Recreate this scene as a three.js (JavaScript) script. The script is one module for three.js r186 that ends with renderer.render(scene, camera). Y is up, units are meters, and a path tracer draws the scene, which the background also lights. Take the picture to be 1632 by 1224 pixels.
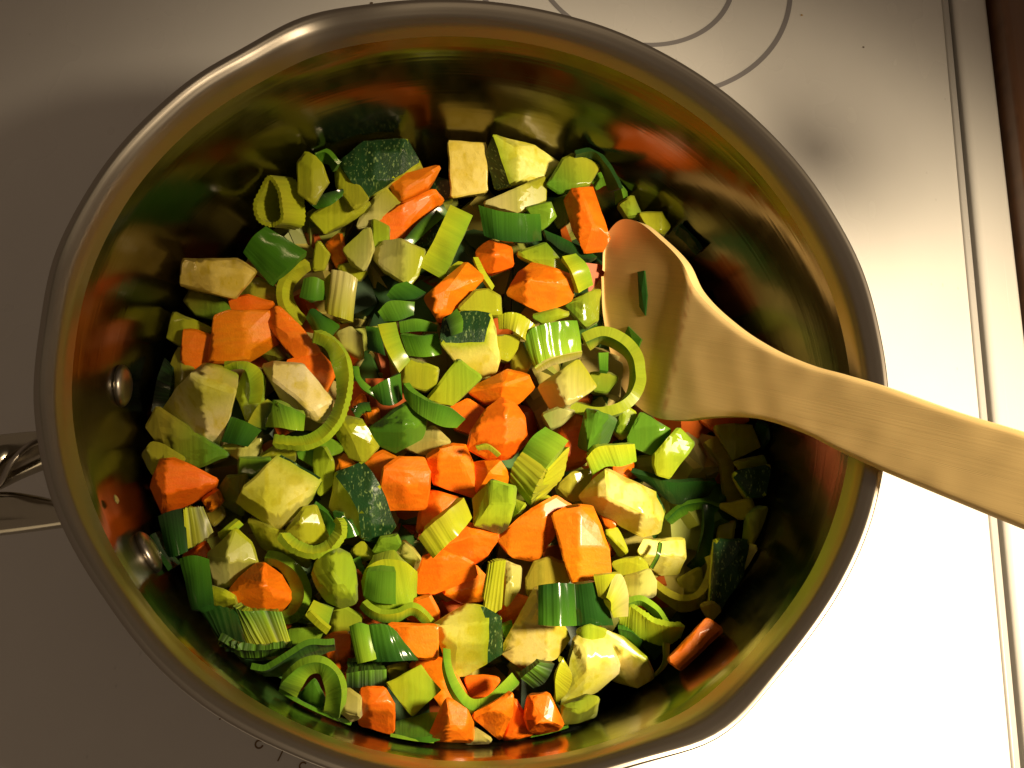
import * as THREE from 'three';
import { ConvexGeometry } from 'three/addons/geometries/ConvexGeometry.js';
import { mergeGeometries, toCreasedNormals } from 'three/addons/utils/BufferGeometryUtils.js';
import { RoundedBoxGeometry } from 'three/addons/geometries/RoundedBoxGeometry.js';
import { RectAreaLightUniformsLib } from 'three/addons/lights/RectAreaLightUniformsLib.js';

// ---------------------------------------------------------------- camera, lamps, exposure
const scene = new THREE.Scene();
const FOCAL = 1480, W = 1632, H = 1224;                       // the lens, in pixels of the photograph
const camera = new THREE.PerspectiveCamera(2 * Math.atan(H / 2 / FOCAL) * 180 / Math.PI, W / H, 0.01, 50);
const PITCH = 21 * Math.PI / 180, YAW = 7.7 * Math.PI / 180;
const EYE = new THREE.Vector3(-0.0257, 0.337, 0.1);
const RIGHT = new THREE.Vector3(), UP = new THREE.Vector3(), FWD = new THREE.Vector3();
{
  const cp = Math.cos(PITCH), sp = Math.sin(PITCH), cy = Math.cos(YAW), sy = Math.sin(YAW);
  const up = new THREE.Vector3(0, sp, -cp), fwd = new THREE.Vector3(0, -cp, -sp), right = new THREE.Vector3(1, 0, 0);
  RIGHT.copy(right).multiplyScalar(cy).addScaledVector(fwd, -sy);
  FWD.copy(right).multiplyScalar(sy).addScaledVector(fwd, cy);
  UP.copy(up);
  camera.position.copy(EYE);
  camera.quaternion.setFromRotationMatrix(new THREE.Matrix4().makeBasis(RIGHT, UP, FWD.clone().negate()));
}
const renderer = new THREE.WebGLRenderer({ antialias: true });
renderer.setSize(1024, 768);
renderer.toneMapping = THREE.LinearToneMapping;
renderer.toneMappingExposure = 1.0;
renderer.shadowMap.enabled = true;
RectAreaLightUniformsLib.init();
const LAMP_COLOR = [1, 0.8, 0.53], LAMP_POWER = 2.15, LAMP_ANGLE = 0.68;
scene.background = new THREE.Color(0.12, 0.086, 0.058);       // the dim room beyond the cooker

// The lamp in the cooker hood: a recessed reflector whose round glowing face carries its light just in front.
{
  const o = new THREE.Group(); o.name = 'hood_lamp'; o.position.set(0.27, 0.47, 0.07); o.lookAt(0.1, 0, 0.085); scene.add(o);
  o.userData = { label: 'round recessed lamp shining down from the cooker hood', category: 'lamp' };
  const metal = new THREE.MeshStandardMaterial({ color: 0x9a968e, metalness: 1, roughness: 0.4, side: THREE.DoubleSide });
  const housing = new THREE.Mesh(new THREE.LatheGeometry([[0.012, -0.05], [0.03, -0.048], [0.034, -0.03], [0.036, 0], [0.039, 0.002], [0.039, -0.002]].map((p) => new THREE.Vector2(...p)), 40), metal); housing.name = 'housing'; housing.rotation.x = Math.PI / 2; housing.castShadow = true; o.add(housing);
  const face = new THREE.Mesh(new THREE.CircleGeometry(0.028, 40), new THREE.MeshStandardMaterial({ color: 0xfff2dd, emissive: new THREE.Color(...LAMP_COLOR), emissiveIntensity: 9 })); face.name = 'glowing_face'; o.add(face);
  const l = new THREE.SpotLight(new THREE.Color(...LAMP_COLOR), LAMP_POWER, 0, LAMP_ANGLE, 0.95); l.position.set(0, 0, 0.004); l.target.position.set(0, 0, 1); o.add(l, l.target); l.shadow.radius = 1.9; l.castShadow = true; l.name = 'lamp_light';
}

// The lower edge of the cooker hood, which cuts off the lamp's light toward the far side of the cooker.
{
  const o = new THREE.Group(); o.name = 'cooker_hood'; o.position.set(0.165, 0.347, 0); o.rotation.x = -0.16; scene.add(o); o.userData = { label: 'steel lower edge of the cooker hood beside its lamp', category: 'cooker hood' };
  const steel = new THREE.MeshStandardMaterial({ color: 0x8a867e, metalness: 0.9, roughness: 0.45 });
  const panel = new THREE.Mesh(new RoundedBoxGeometry(0.008, 0.36, 0.9, 3, 0.003), steel); panel.name = 'side_panel'; panel.position.y = 0.18; panel.castShadow = panel.receiveShadow = true; o.add(panel);
}

// A ladle hanging from the hood, out of the picture; its blurred shadow lies on the enamel beside the pan.
{
  const o = new THREE.Group(); o.name = 'hanging_ladle'; o.position.set(0.221, 0.235, -0.03); o.scale.setScalar(0.56); scene.add(o); o.userData = { label: 'steel ladle hanging under the cooker hood beside the lamp', category: 'ladle' };
  const steel = new THREE.MeshStandardMaterial({ color: 0x77736c, metalness: 1, roughness: 0.3, side: THREE.DoubleSide });
  const bowl = new THREE.Mesh(new THREE.LatheGeometry([[0.001, -0.024], [0.014, -0.021], [0.026, -0.012], [0.032, 0], [0.034, 0.002]].map((p) => new THREE.Vector2(...p)), 36), steel); bowl.name = 'bowl'; bowl.position.y = 0.024; o.add(bowl);
  const handle = new THREE.Mesh(new THREE.TubeGeometry(new THREE.CatmullRomCurve3([[0.033, 0.025, 0], [0.037, 0.08, 0], [0.036, 0.17, 0], [0.03, 0.215, 0], [0.02, 0.22, 0]].map((p) => new THREE.Vector3(...p))), 40, 0.004, 10), steel); handle.name = 'handle'; o.add(handle);
  o.traverse((m) => { m.castShadow = m.receiveShadow = true; });
}

// ---------------------------------------------------------------- helpers
const P0 = new THREE.Vector3();
function ray(u, v) { return new THREE.Vector3().addScaledVector(RIGHT, (u - W / 2) / FOCAL).addScaledVector(UP, (H / 2 - v) / FOCAL).add(FWD); }
function at(u, v, h) { const d = ray(u, v); return d.multiplyScalar((h - EYE.y) / d.y).add(EYE); }   // the point at height h that stands at a place of the photograph
const seeded = (s) => () => { s |= 0; s = s + 0x6D2B79F5 | 0; let t = Math.imul(s ^ s >>> 15, 1 | s); t = t + Math.imul(t ^ t >>> 7, 61 | t) ^ t; return ((t ^ t >>> 14) >>> 0) / 4294967296; };
function hash(x, y, z) { let n = Math.imul(x, 374761393) + Math.imul(y, 668265263) + Math.imul(z, 1274126177) | 0; n = Math.imul(n ^ n >>> 13, 1274126177); return ((n ^ n >>> 16) >>> 0) / 4294967296; }
function noise(x, y, z) {
  const X = Math.floor(x), Y = Math.floor(y), Z = Math.floor(z); let a = x - X, b = y - Y, c = z - Z;
  a = a * a * (3 - 2 * a); b = b * b * (3 - 2 * b); c = c * c * (3 - 2 * c);
  const m = (p, q, t) => p + (q - p) * t;
  return m(m(m(hash(X, Y, Z), hash(X + 1, Y, Z), a), m(hash(X, Y + 1, Z), hash(X + 1, Y + 1, Z), a), b),
    m(m(hash(X, Y, Z + 1), hash(X + 1, Y, Z + 1), a), m(hash(X, Y + 1, Z + 1), hash(X + 1, Y + 1, Z + 1), a), b), c) * 2 - 1;
}
const taken = new Map();
function numbered(name) { const n = taken.get(name) || 0; taken.set(name, n + 1); return n ? name + '_' + String(n).padStart(3, '0') : name; }
function tag(o, label, category, group) { o.userData.label = label; if (category) o.userData.category = category; if (group) o.userData.group = group; return o; }
function mesh(name, geo, mat, parent) { const m = new THREE.Mesh(geo, mat); m.name = name; m.castShadow = m.receiveShadow = true; if (parent) parent.add(m); return m; }
function tex(n, m, fn, srgb) {                                   // a tiling grey or colour texture computed point by point
  const d = new Uint8Array(n * m * 4);
  for (let j = 0; j < m; j++) for (let i = 0; i < n; i++) { const c = fn(i / n, j / m, i, j); for (let k = 0; k < 3; k++) d[(j * n + i) * 4 + k] = Math.max(0, Math.min(255, Math.round((c.length ? c[k] : c) * 255))); d[(j * n + i) * 4 + 3] = 255; }
  const t = new THREE.DataTexture(d, n, m); t.wrapS = t.wrapT = THREE.RepeatWrapping; t.magFilter = THREE.LinearFilter; t.minFilter = THREE.LinearMipmapLinearFilter; t.generateMipmaps = true;
  if (srgb) t.colorSpace = THREE.SRGBColorSpace; t.needsUpdate = true; return t;
}
function tn(x, y, f, g, s = 0) {                                 // value noise that tiles: f by g cells
  const X = x * f, Y = y * g, i = Math.floor(X), j = Math.floor(Y); let a = X - i, b = Y - j; a = a * a * (3 - 2 * a); b = b * b * (3 - 2 * b);
  const q = (p, r) => hash(((p % f) + f) % f, ((r % g) + g) % g, s);
  return (q(i, j) * (1 - a) + q(i + 1, j) * a) * (1 - b) + (q(i, j + 1) * (1 - a) + q(i + 1, j + 1) * a) * b;
}

// ---------------------------------------------------------------- materials (base colours are linear)
const fineTex = tex(256, 256, (x, y) => 0.35 * tn(x, y, 24, 24, 1) + 0.35 * tn(x, y, 60, 60, 2) + 0.3 * tn(x, y, 128, 128, 3));
const carrotMap = tex(256, 256, (x, y) => { const f = 0.8 + 0.09 * tn(x, y, 90, 90, 5) + 0.1 * tn(x, y, 10, 48, 6) + 0.06 * tn(x, y, 5, 5, 4), g = 0.84 + 0.2 * tn(x, y, 6, 30, 7) + 0.14 * tn(x, y, 7, 7, 26); return [f, f * g, f * g]; });
const fleshMap = tex(256, 256, (x, y) => { const f = 0.82 + 0.08 * tn(x, y, 70, 70, 8) + 0.08 * tn(x, y, 12, 12, 9) + 0.04 * tn(x, y, 128, 128, 10), b = Math.max(0, Math.min(1, (tn(x, y, 13, 8, 24) - 0.6) * 5)), q = Math.max(0, Math.min(1, (tn(x, y, 30, 18, 25) - 0.72) * 6)); return [f * (1 - 0.1 * b - 0.05 * q), f * (1 - 0.13 * b - 0.07 * q), f * (1 - 0.5 * b - 0.3 * q)]; });
const skinMap = tex(256, 256, (x, y) => { const s = tn(x, y, 46, 20, 11) * 0.6 + tn(x, y, 90, 46, 12) * 0.4, fl = Math.max(0, s - 0.64) * 3.6, b = 0.55 + 0.8 * tn(x, y, 10, 3, 13); return [0.012 * b + fl * 0.2, 0.045 * b + fl * 0.27, 0.01 * b + fl * 0.08]; }, false);
const leekMap = tex(256, 64, (x, y) => { const f = 0.78 + 0.1 * tn(x, y, 40, 2, 14) + 0.07 * tn(x, y, 96, 3, 15) + 0.06 * tn(x, y, 12, 8, 16); return [f * (0.96 + 0.08 * tn(x, y, 20, 2, 17)), f, f * 0.97]; });
const leekBump = tex(256, 64, (x, y) => 0.55 * tn(x, y, 42, 1, 18) + 0.3 * tn(x, y, 90, 2, 19) + 0.15 * tn(x, y, 128, 32, 20));
const fibreMap = tex(256, 64, (x, y) => { const s = 0.6 * tn(x, y, 22, 1, 21) + 0.4 * tn(x, y, 60, 2, 22), f = 0.18 + 1.1 * Math.pow(s, 1.4); return [f, f, f * 0.9]; });
const wet = { clearcoat: 0.6, clearcoatRoughness: 0.2, roughness: 0.88, transmission: 0.32, thickness: 0, specularIntensity: 0.3 };
const M = {
  carrot: new THREE.MeshPhysicalMaterial({ vertexColors: true, map: carrotMap, bumpMap: fineTex, bumpScale: 0.00009, roughness: 0.5, specularIntensity: 0.5, clearcoat: 0.3, clearcoatRoughness: 0.22 }),
  flesh: new THREE.MeshPhysicalMaterial({ vertexColors: true, map: fleshMap, bumpMap: fineTex, bumpScale: 0.00004, roughness: 0.5, specularIntensity: 0.5, clearcoat: 0.45, clearcoatRoughness: 0.2 }),
  skin: new THREE.MeshPhysicalMaterial({ map: skinMap, bumpMap: fineTex, bumpScale: 0.00012, roughness: 0.42, specularIntensity: 0.5, clearcoat: 0.25, clearcoatRoughness: 0.25 }),
  leek: new THREE.MeshPhysicalMaterial({ vertexColors: true, map: leekMap, bumpMap: leekBump, bumpScale: 0.00012, ...wet }),
  leaf: new THREE.MeshPhysicalMaterial({ vertexColors: true, map: leekMap, bumpMap: leekBump, bumpScale: 0.00016, roughness: 0.85, transmission: 0.25, thickness: 0, specularIntensity: 0.3, clearcoat: 0.65, clearcoatRoughness: 0.14 }),
  fibre: new THREE.MeshPhysicalMaterial({ vertexColors: true, map: fibreMap, bumpMap: fibreMap, bumpScale: 0.0006, roughness: 0.6, clearcoat: 0.15, clearcoatRoughness: 0.25 }),
};
const TONE = {                                                   // leek runs from white root to dark leaf
  w: [0.78, 0.73, 0.26], p: [0.5, 0.52, 0.02], y: [0.54, 0.62, 0.012], l: [0.33, 0.55, 0.02], g: [0.14, 0.35, 0.012], m: [0.06, 0.21, 0.004], d: [0.013, 0.085, 0.003], k: [0.01, 0.035, 0.003], t: [0.42, 0.36, 0.025],
};

// ---------------------------------------------------------------- solid pieces cut with a knife: a hull with softened edges
function wallRadius(h) { return h > 0.104 ? 0.104 : h > 0.016 ? 0.1 + (h - 0.016) * 0.03 : 0.088 + 0.012 * Math.sqrt(Math.max(0, h / 0.016)); }
function inside(p, m = 0.0012) { const r = Math.hypot(p.x, p.z), R = wallRadius(p.y) - m; if (r > R) { p.x *= R / r; p.z *= R / r; } return p; }
function pileHeight(u, v) { const p = at(u, v, 0.05), r = Math.min(1, Math.hypot(p.x, p.z) / 0.1); return 0.047 + 0.008 * (1 - r * r); }
function points(text, layer, tilt, solid = true) {                               // "u,v,dh" with an s behind it where the point lies on skin
  const list = text.trim().split(/\s+/).map((s) => { const skin = s.endsWith('s'), [u, v, d] = (skin ? s.slice(0, -1) : s).split(',').map(Number); return { u, v, d: d || 0, skin, set: d !== undefined }; });
  const cu = list.reduce((a, p) => a + p.u, 0) / list.length, cv = list.reduce((a, p) => a + p.v, 0) / list.length; let base = pileHeight(cu, cv) + layer * 0.0042;
  const grow = layer <= 2 ? 1.14 : layer === 3 ? 1.09 : 1.05;
  for (const p of list) { if (tilt && !p.set) p.d += (p.u - cu) * tilt[0] + (p.v - cv) * tilt[1]; p.where = (h) => at(solid ? cu + (p.u - cu) * grow : p.u, solid ? cv + (p.v - cv) * grow : p.v, h + p.d / 1000); }
  const out = () => list.filter((p) => { const w = p.where(base); return Math.hypot(w.x, w.z) > wallRadius(w.y) - 0.0008; }).length;
  for (let k = 0; k < 26 && out() > list.length * 0.12; k++) base += 0.0006;
  for (const p of list) p.pos = inside(p.where(base));
  return list;
}
const OCT = []; for (const a of [-1, 1]) { OCT.push([a, 0, 0], [0, a, 0], [0, 0, a]); for (const b of [-1, 1]) for (const c of [-1, 1]) OCT.push([a * 0.6, b * 0.6, c * 0.6]); }
function planes(list, faces) {                                     // slides the corners along their lines of sight until each named face is flat
  const F = faces.split(' ').map((f) => [...f].map((c) => list[c.charCodeAt(0) - 97])), d = new THREE.Vector3(), e = new THREE.Vector3(), n = new THREE.Vector3(), c = new THREE.Vector3();
  for (let k = 0; k < 60; k++) {
    const sum = new Map();
    for (const f of F) {
      n.set(0, 0, 0); c.set(0, 0, 0); f.forEach((p) => c.add(p.pos)); c.divideScalar(f.length);
      f.forEach((p, i) => n.add(d.subVectors(p.pos, c).cross(e.subVectors(f[(i + 1) % f.length].pos, c)))); n.normalize();
      for (const p of f) { d.subVectors(p.pos, EYE).normalize(); const q = d.dot(n); if (Math.abs(q) < 0.25) continue; const t = Math.max(-0.003, Math.min(0.003, e.subVectors(c, p.pos).dot(n) / q)); const s = sum.get(p) || [0, 0]; s[0] += t; s[1]++; sum.set(p, s); }
    }
    for (const [p, [t, m]] of sum) p.pos.addScaledVector(d.subVectors(p.pos, EYE).normalize(), t / m * 0.7);
  }
  list.forEach((p) => inside(p.pos)); return list;
}
function hull(list, o) {
  if (o.faces) planes(list, o.faces);
  const { depth = 11, round = 0.7, rough = 0.35, shade, seed = 1, grain = 0.012 } = o, c = new THREE.Vector3();
  list.forEach((p) => c.add(p.pos)); c.divideScalar(list.length);
  const src = list.map((p) => ({ pos: p.pos, skin: p.skin }));
  for (const p of list) {                                        // the far side of the piece
    const away = p.pos.clone().sub(EYE).normalize().multiplyScalar(0.8).add(new THREE.Vector3(0, -0.2, 0)).normalize();
    const q = c.clone().lerp(p.pos, 0.86).addScaledVector(away, depth / 1000);
    if (q.y < 0.004) q.y = 0.004; src.push({ pos: inside(q), skin: p.skin && o.skinDown });
  }
  const pts = [], from = new Map(), r = round / 1000, key = (v) => v.x.toFixed(6) + v.y.toFixed(6) + v.z.toFixed(6);
  src.forEach((s, i) => { const inw = s.pos.clone().lerp(c, Math.min(0.3, r * 1.2 / Math.max(0.001, s.pos.distanceTo(c)))); for (const d of OCT) { const v = inw.clone().add(new THREE.Vector3(d[0] * r, d[1] * r, d[2] * r)); from.set(key(v), i); pts.push(v); } });
  const g = new ConvexGeometry(pts), a = g.attributes.position, out = { flesh: [], skin: [] };
  const A = new THREE.Vector3(), B = new THREE.Vector3(), C = new THREE.Vector3(), N = new THREE.Vector3(), T = new THREE.Vector3();
  const skinPlanes = [];
  const tri = [];
  for (let i = 0; i < a.count; i += 3) {
    A.fromBufferAttribute(a, i); B.fromBufferAttribute(a, i + 1); C.fromBufferAttribute(a, i + 2);
    const ids = [A, B, C].map((v) => from.get(key(v))), isSkin = ids.every((k) => k !== undefined && src[k].skin) && new Set(ids).size > 1;
    N.subVectors(B, A).cross(T.subVectors(C, A)); if (N.lengthSq() < 1e-18) continue; N.normalize();
    tri.push([A.clone(), B.clone(), C.clone(), N.clone(), isSkin]);
    if (isSkin && new Set(ids).size > 2) skinPlanes.push([A.clone(), N.clone()]);
  }
  const uvOf = (p, n) => { const x = Math.abs(n.x), y = Math.abs(n.y), z = Math.abs(n.z); return y >= x && y >= z ? [p.x, p.z] : x >= z ? [p.y, p.z] : [p.x, p.y]; };
  const lump = rough / 1000;
  const push = (t, p, n, s) => {
    const b = s ? out.skin : out.flesh;
    for (const q of p) {
      const e = noise(q.x * 260 + seed, q.y * 260, q.z * 260) * lump + noise(q.x * 620, q.y * 620 + seed, q.z * 620) * lump * 0.5;
      b.push([q.x + n.x * 0 + noise(q.x * 300, q.y * 300 + 7, q.z * 300 + seed) * lump, q.y + e, q.z + noise(q.x * 300 + 3, q.y * 300, q.z * 300 - seed) * lump, ...uvOf(q, n), q.clone(), n]);
    }
  };
  const split = (p, n, s, left) => {
    const e = [p[0].distanceTo(p[1]), p[1].distanceTo(p[2]), p[2].distanceTo(p[0])], m = Math.max(...e);
    if (m < 0.0022 || left === 0) return push(0, p, n, s);
    const k = e.indexOf(m), x = p[k], y = p[(k + 1) % 3], z = p[(k + 2) % 3], mid = x.clone().add(y).multiplyScalar(0.5);
    split([x, mid, z], n, s, left - 1); split([mid, y, z], n, s, left - 1);
  };
  for (const [x, y, z, n, s] of tri) split([x, y, z], n, s, 11);
  const build = (b, col, sc) => {
    if (!b.length) return null;
    const pos = new Float32Array(b.length * 3), uv = new Float32Array(b.length * 2), cl = new Float32Array(b.length * 3);
    b.forEach((q, i) => { pos.set(q.slice(0, 3), i * 3); uv.set([q[3] * sc, q[4] * sc], i * 2); if (col) cl.set(col(q[5], q[6]), i * 3); });
    let geo = new THREE.BufferGeometry(); geo.setAttribute('position', new THREE.BufferAttribute(pos, 3)); geo.setAttribute('uv', new THREE.BufferAttribute(uv, 2));
    if (col) geo.setAttribute('color', new THREE.BufferAttribute(cl, 3));
    return toCreasedNormals(geo, 1.15);
  };
  const edge = []; for (let i = 0; i < list.length; i++) { const q = list[(i + 1) % list.length]; if (list[i].skin && q.skin && list[i].pos.distanceTo(q.pos) < 0.02) edge.push(new THREE.Line3(list[i].pos, q.pos)); }
  const skinDist = (p) => { let m = 1; for (const l of edge) m = Math.min(m, l.closestPointToPoint(p, true, T).distanceTo(p) - 0.0004); for (const [o2, n] of skinPlanes) m = Math.min(m, Math.abs(T.subVectors(p, o2).dot(n))); return m; };
  return { flesh: build(out.flesh, (p, n) => shade(p, n, skinDist, c), o.scale || 40), skin: build(out.skin, null, 45) };
}
const mix = (a, b, t) => a.map((x, i) => x + (b[i] - x) * t), clamp = (x) => Math.max(0, Math.min(1, x));

// ---------------------------------------------------------------- layers of leek: a curved sheet with thickness between two edges
function sheet(aText, bText, o) {
  const { layer = 1, thick = 1.6, tones = 'pp', along = false, bulge = 0, seed = 1, fray = 0 } = o;
  const A = points(aText, layer, null, false), B = points(bText, layer, null, false), N = o.n || Math.max(10, 6 * A.length), K = o.k || 8;
  const cA = A.length > 2 ? new THREE.CatmullRomCurve3(A.map((p) => p.pos), false, 'centripetal') : new THREE.LineCurve3(A[0].pos, A[1].pos);
  const cB = B.length > 2 ? new THREE.CatmullRomCurve3(B.map((p) => p.pos), false, 'centripetal') : new THREE.LineCurve3(B[0].pos, B[1].pos);
  const grid = [], nor = [], t = thick / 1000;
  for (let i = 0; i <= N; i++) { const row = []; const a = cA.getPoint(i / N), b = cB.getPoint(i / N); for (let j = 0; j <= K; j++) { const w = j / K; row.push(a.clone().lerp(b, w)); } grid.push(row); }
  const du = new THREE.Vector3(), dv = new THREE.Vector3(); let face = 0;
  const normals = () => { nor.length = 0; for (let i = 0; i <= N; i++) { const row = []; for (let j = 0; j <= K; j++) { du.subVectors(grid[Math.min(N, i + 1)][j], grid[Math.max(0, i - 1)][j]); dv.subVectors(grid[i][Math.min(K, j + 1)], grid[i][Math.max(0, j - 1)]); row.push(new THREE.Vector3().crossVectors(du, dv).normalize()); } nor.push(row); } };
  normals();
  for (let i = 0; i <= N; i++) for (let j = 0; j <= K; j++) face += nor[i][j].dot(EYE.clone().sub(grid[i][j]));
  const sg = o.flip ? -Math.sign(face) : Math.sign(face) || 1;
  for (let i = 0; i <= N; i++) for (let j = 0; j <= K; j++) {
    const x = i / N, y = j / K, p = grid[i][j], w = noise(p.x * 220 + seed, p.y * 220, p.z * 220) * 0.0005 + bulge / 1000 * (Math.sin(Math.PI * x) * 0.8 + 0.2) * (o.bulgeAcross ? Math.sin(Math.PI * y) : 1) + (o.ribs ? Math.abs(Math.sin(x * Math.PI * o.ribs)) * 0.0004 : 0);
    p.addScaledVector(nor[i][j], sg * w);
    if (fray && (j === 0 || j === K)) p.lerp(grid[i][j === 0 ? 1 : K - 1], hash(i, j, seed) * fray);
  }
  normals();
  const pos = [], uv = [], col = [], idx = [];
  const len = cA.getLength(), wid = A[0].pos.distanceTo(B[0].pos), c0 = TONE[tones[0]], c1 = TONE[tones[1]], cIn = TONE[tones[2] || tones[1]];
  const add = (p, u, v, c) => { pos.push(p.x, p.y, p.z); uv.push(u, v); const q = 0.92 + 0.16 * (noise(p.x * 150 + seed * 3, p.y * 150, p.z * 150) * 0.5 + 0.5); col.push(c[0] * q, c[1] * q, c[2] * q); return pos.length / 3 - 1; };
  const layerOf = (side) => { const ix = []; for (let i = 0; i <= N; i++) { const r = []; for (let j = 0; j <= K; j++) { const g = along ? i / N : j / K, p = grid[i][j].clone().addScaledVector(nor[i][j], side ? -sg * t : 0); r.push(add(inside(p, 0.0004), (i / N) * len * 42 + seed * 0.13, (j / K) * wid * 12, side ? mix(mix(c0, c1, g), TONE.y, 0.35) : mix(c0, c1, g))); } ix.push(r); } return ix; };
  const F = layerOf(0), R = layerOf(1);
  const quad = (a, b, c, d, f) => f ? idx.push(a, b, c, a, c, d) : idx.push(a, c, b, a, d, c);
  for (let i = 0; i < N; i++) for (let j = 0; j < K; j++) { quad(F[i][j], F[i + 1][j], F[i + 1][j + 1], F[i][j + 1], sg > 0); quad(R[i][j], R[i + 1][j], R[i + 1][j + 1], R[i][j + 1], sg < 0); }
  const rim = (list) => { for (let k = 0; k + 1 < list.length; k++) { const v = [list[k], list[k + 1]].map(([i, j]) => [[F, 0], [R, 1]].map(([L, s]) => { const q = L[i][j], p = new THREE.Vector3(pos[q * 3], pos[q * 3 + 1], pos[q * 3 + 2]), g = along ? i / N : j / K; return add(p, (i / N) * len * 42, s * 0.1, mix(mix(c0, c1, g), cIn, 0.6)); })); quad(v[0][0], v[1][0], v[1][1], v[0][1], true); } };
  const r = (n, f) => Array.from({ length: n + 1 }, (_, k) => f(k));
  rim(r(N, (k) => [N - k, 0])); rim(r(N, (k) => [k, K])); rim(r(K, (k) => [0, k])); rim(r(K, (k) => [N, K - k]));
  const g = new THREE.BufferGeometry();
  g.setAttribute('position', new THREE.Float32BufferAttribute(pos, 3)); g.setAttribute('uv', new THREE.Float32BufferAttribute(uv, 2)); g.setAttribute('color', new THREE.Float32BufferAttribute(col, 3)); g.setIndex(idx); g.computeVertexNormals();
  return g;
}

// ---------------------------------------------------------------- one thing of the pot's contents
let serial = 0;
function settle(name, label, category, parts, group) {           // parts: [name, geometry, material, label?]; one part alone is the thing's own mesh
  serial++;
  const box = new THREE.Box3(); parts.forEach((p) => { p[1].computeBoundingBox(); box.union(p[1].boundingBox); });
  const base = box.getCenter(new THREE.Vector3()); base.y = box.min.y;
  parts.forEach((p) => p[1].translate(-base.x, -base.y, -base.z));
  let o;
  if (parts.length === 1) o = mesh(numbered(name), parts[0][1], parts[0][2], scene);
  else { o = new THREE.Group(); o.name = numbered(name); scene.add(o); for (const p of parts) { const m = mesh(p[0], p[1], p[2], o); if (p[3]) m.userData.label = p[3]; } }
  o.position.copy(base);
  return tag(o, label, category, group);
}
const rnd = (n) => seeded(n * 7919 + 13);
function autoTilt(n) { const r = rnd(n); return [(r() - 0.5) * 0.12, (r() - 0.5) * 0.12]; }
function carrot(label, text, layer = 1, o = {}) {
  const s = serial + 1, r = rnd(s), warm = 0.9 + r() * 0.2, b = o.tone || [Math.min(0.92, 0.86 * warm), 0.205 * (0.85 + r() * 0.3), 0.004];
  const g = hull(points(text, layer, o.tilt || autoTilt(s)), { depth: 12, round: 1.25, rough: 0.22, seed: s, shade: (p) => { const q = 0.92 + 0.1 * noise(p.x * 110 + s, p.y * 110, p.z * 110); return [b[0] * q, b[1] * q * (1 + 0.18 * noise(p.x * 70, p.y * 70 + s, p.z * 70)), b[2]]; }, ...o });
  return settle(o.name || 'carrot_chunk', label, 'carrot piece', [['flesh', g.flesh, M.carrot]]);
}
function courgette(label, text, layer = 1, o = {}) {
  const s = serial + 1, core = o.core || [0.82, 0.78, 0.2], outer = o.outer || [0.53, 0.53, 0.02], green = [0.34, 0.45, 0.015];
  const g = hull(points(text, layer, o.tilt || autoTilt(s)), { depth: 12, round: 1.25, rough: 0.24, seed: s, ...o, shade: (p, n, sd, c) => { const d = sd(p), k = clamp(1 - Math.max(0, d) / 0.005), e = clamp(0.5 + 0.6 * noise(p.x * 120 + s, p.y * 120, p.z * 120)); return mix(mix(core, outer, e), green, k * k); } });
  const parts = [['flesh', g.flesh, M.flesh]]; if (g.skin) parts.push(['skin', g.skin, M.skin, 'dark green speckled skin']);
  return settle('zucchini_chunk', label, 'zucchini piece', parts);
}
function leek(label, text, layer = 1, tones = 'pp', o = {}) {      // a solid cut of stalk, its layers still together
  const s = serial + 1, a = TONE[tones[0]], b = TONE[tones[1]], dir = o.dir ? new THREE.Vector3(...o.dir).normalize() : new THREE.Vector3(rnd(s)() - 0.5, 0.2, rnd(s + 1)() - 0.5).normalize();
  const g = hull(points(text, layer, o.tilt || autoTilt(s)), { depth: 10, round: 1.1, rough: 0.26, seed: s, scale: 26, ...o, shade: (p, n, sd, c) => { const t = clamp(0.5 + p.clone().sub(c).dot(dir) / 0.014), q = 0.94 + 0.08 * noise(p.x * 170, p.y * 170 + s, p.z * 170); return mix(a, b, t).map((x) => x * q); } });
  return settle(o.name || 'leek_chunk', label, 'leek piece', [['stalk', g.flesh, M.leek]]);
}
function leekSheet(label, a, b, layer = 1, tones = 'pp', o = {}) {
  const s = serial + 1, dark = 'mdk'.includes(tones[0]);
  return settle(o.name || (dark ? 'leek_leaf' : 'leek_slice'), label, 'leek piece', [['layer', sheet(a, b, { layer, tones, seed: s, ...o }), o.mat || (dark ? M.leaf : M.leek)]]);
}
function leekMany(label, name, list) {                            // several layers still joined: [part name, edge, edge, layer, tones, options]
  const s = serial + 1;
  return settle(name, label, 'leek piece', list.map(([n, a, b, layer, tones, o = {}], k) => [n, sheet(a, b, { layer, tones, seed: s + k, ...o }), o.mat || ('mdk'.includes(tones[0]) ? M.leaf : M.leek)]));
}

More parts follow.
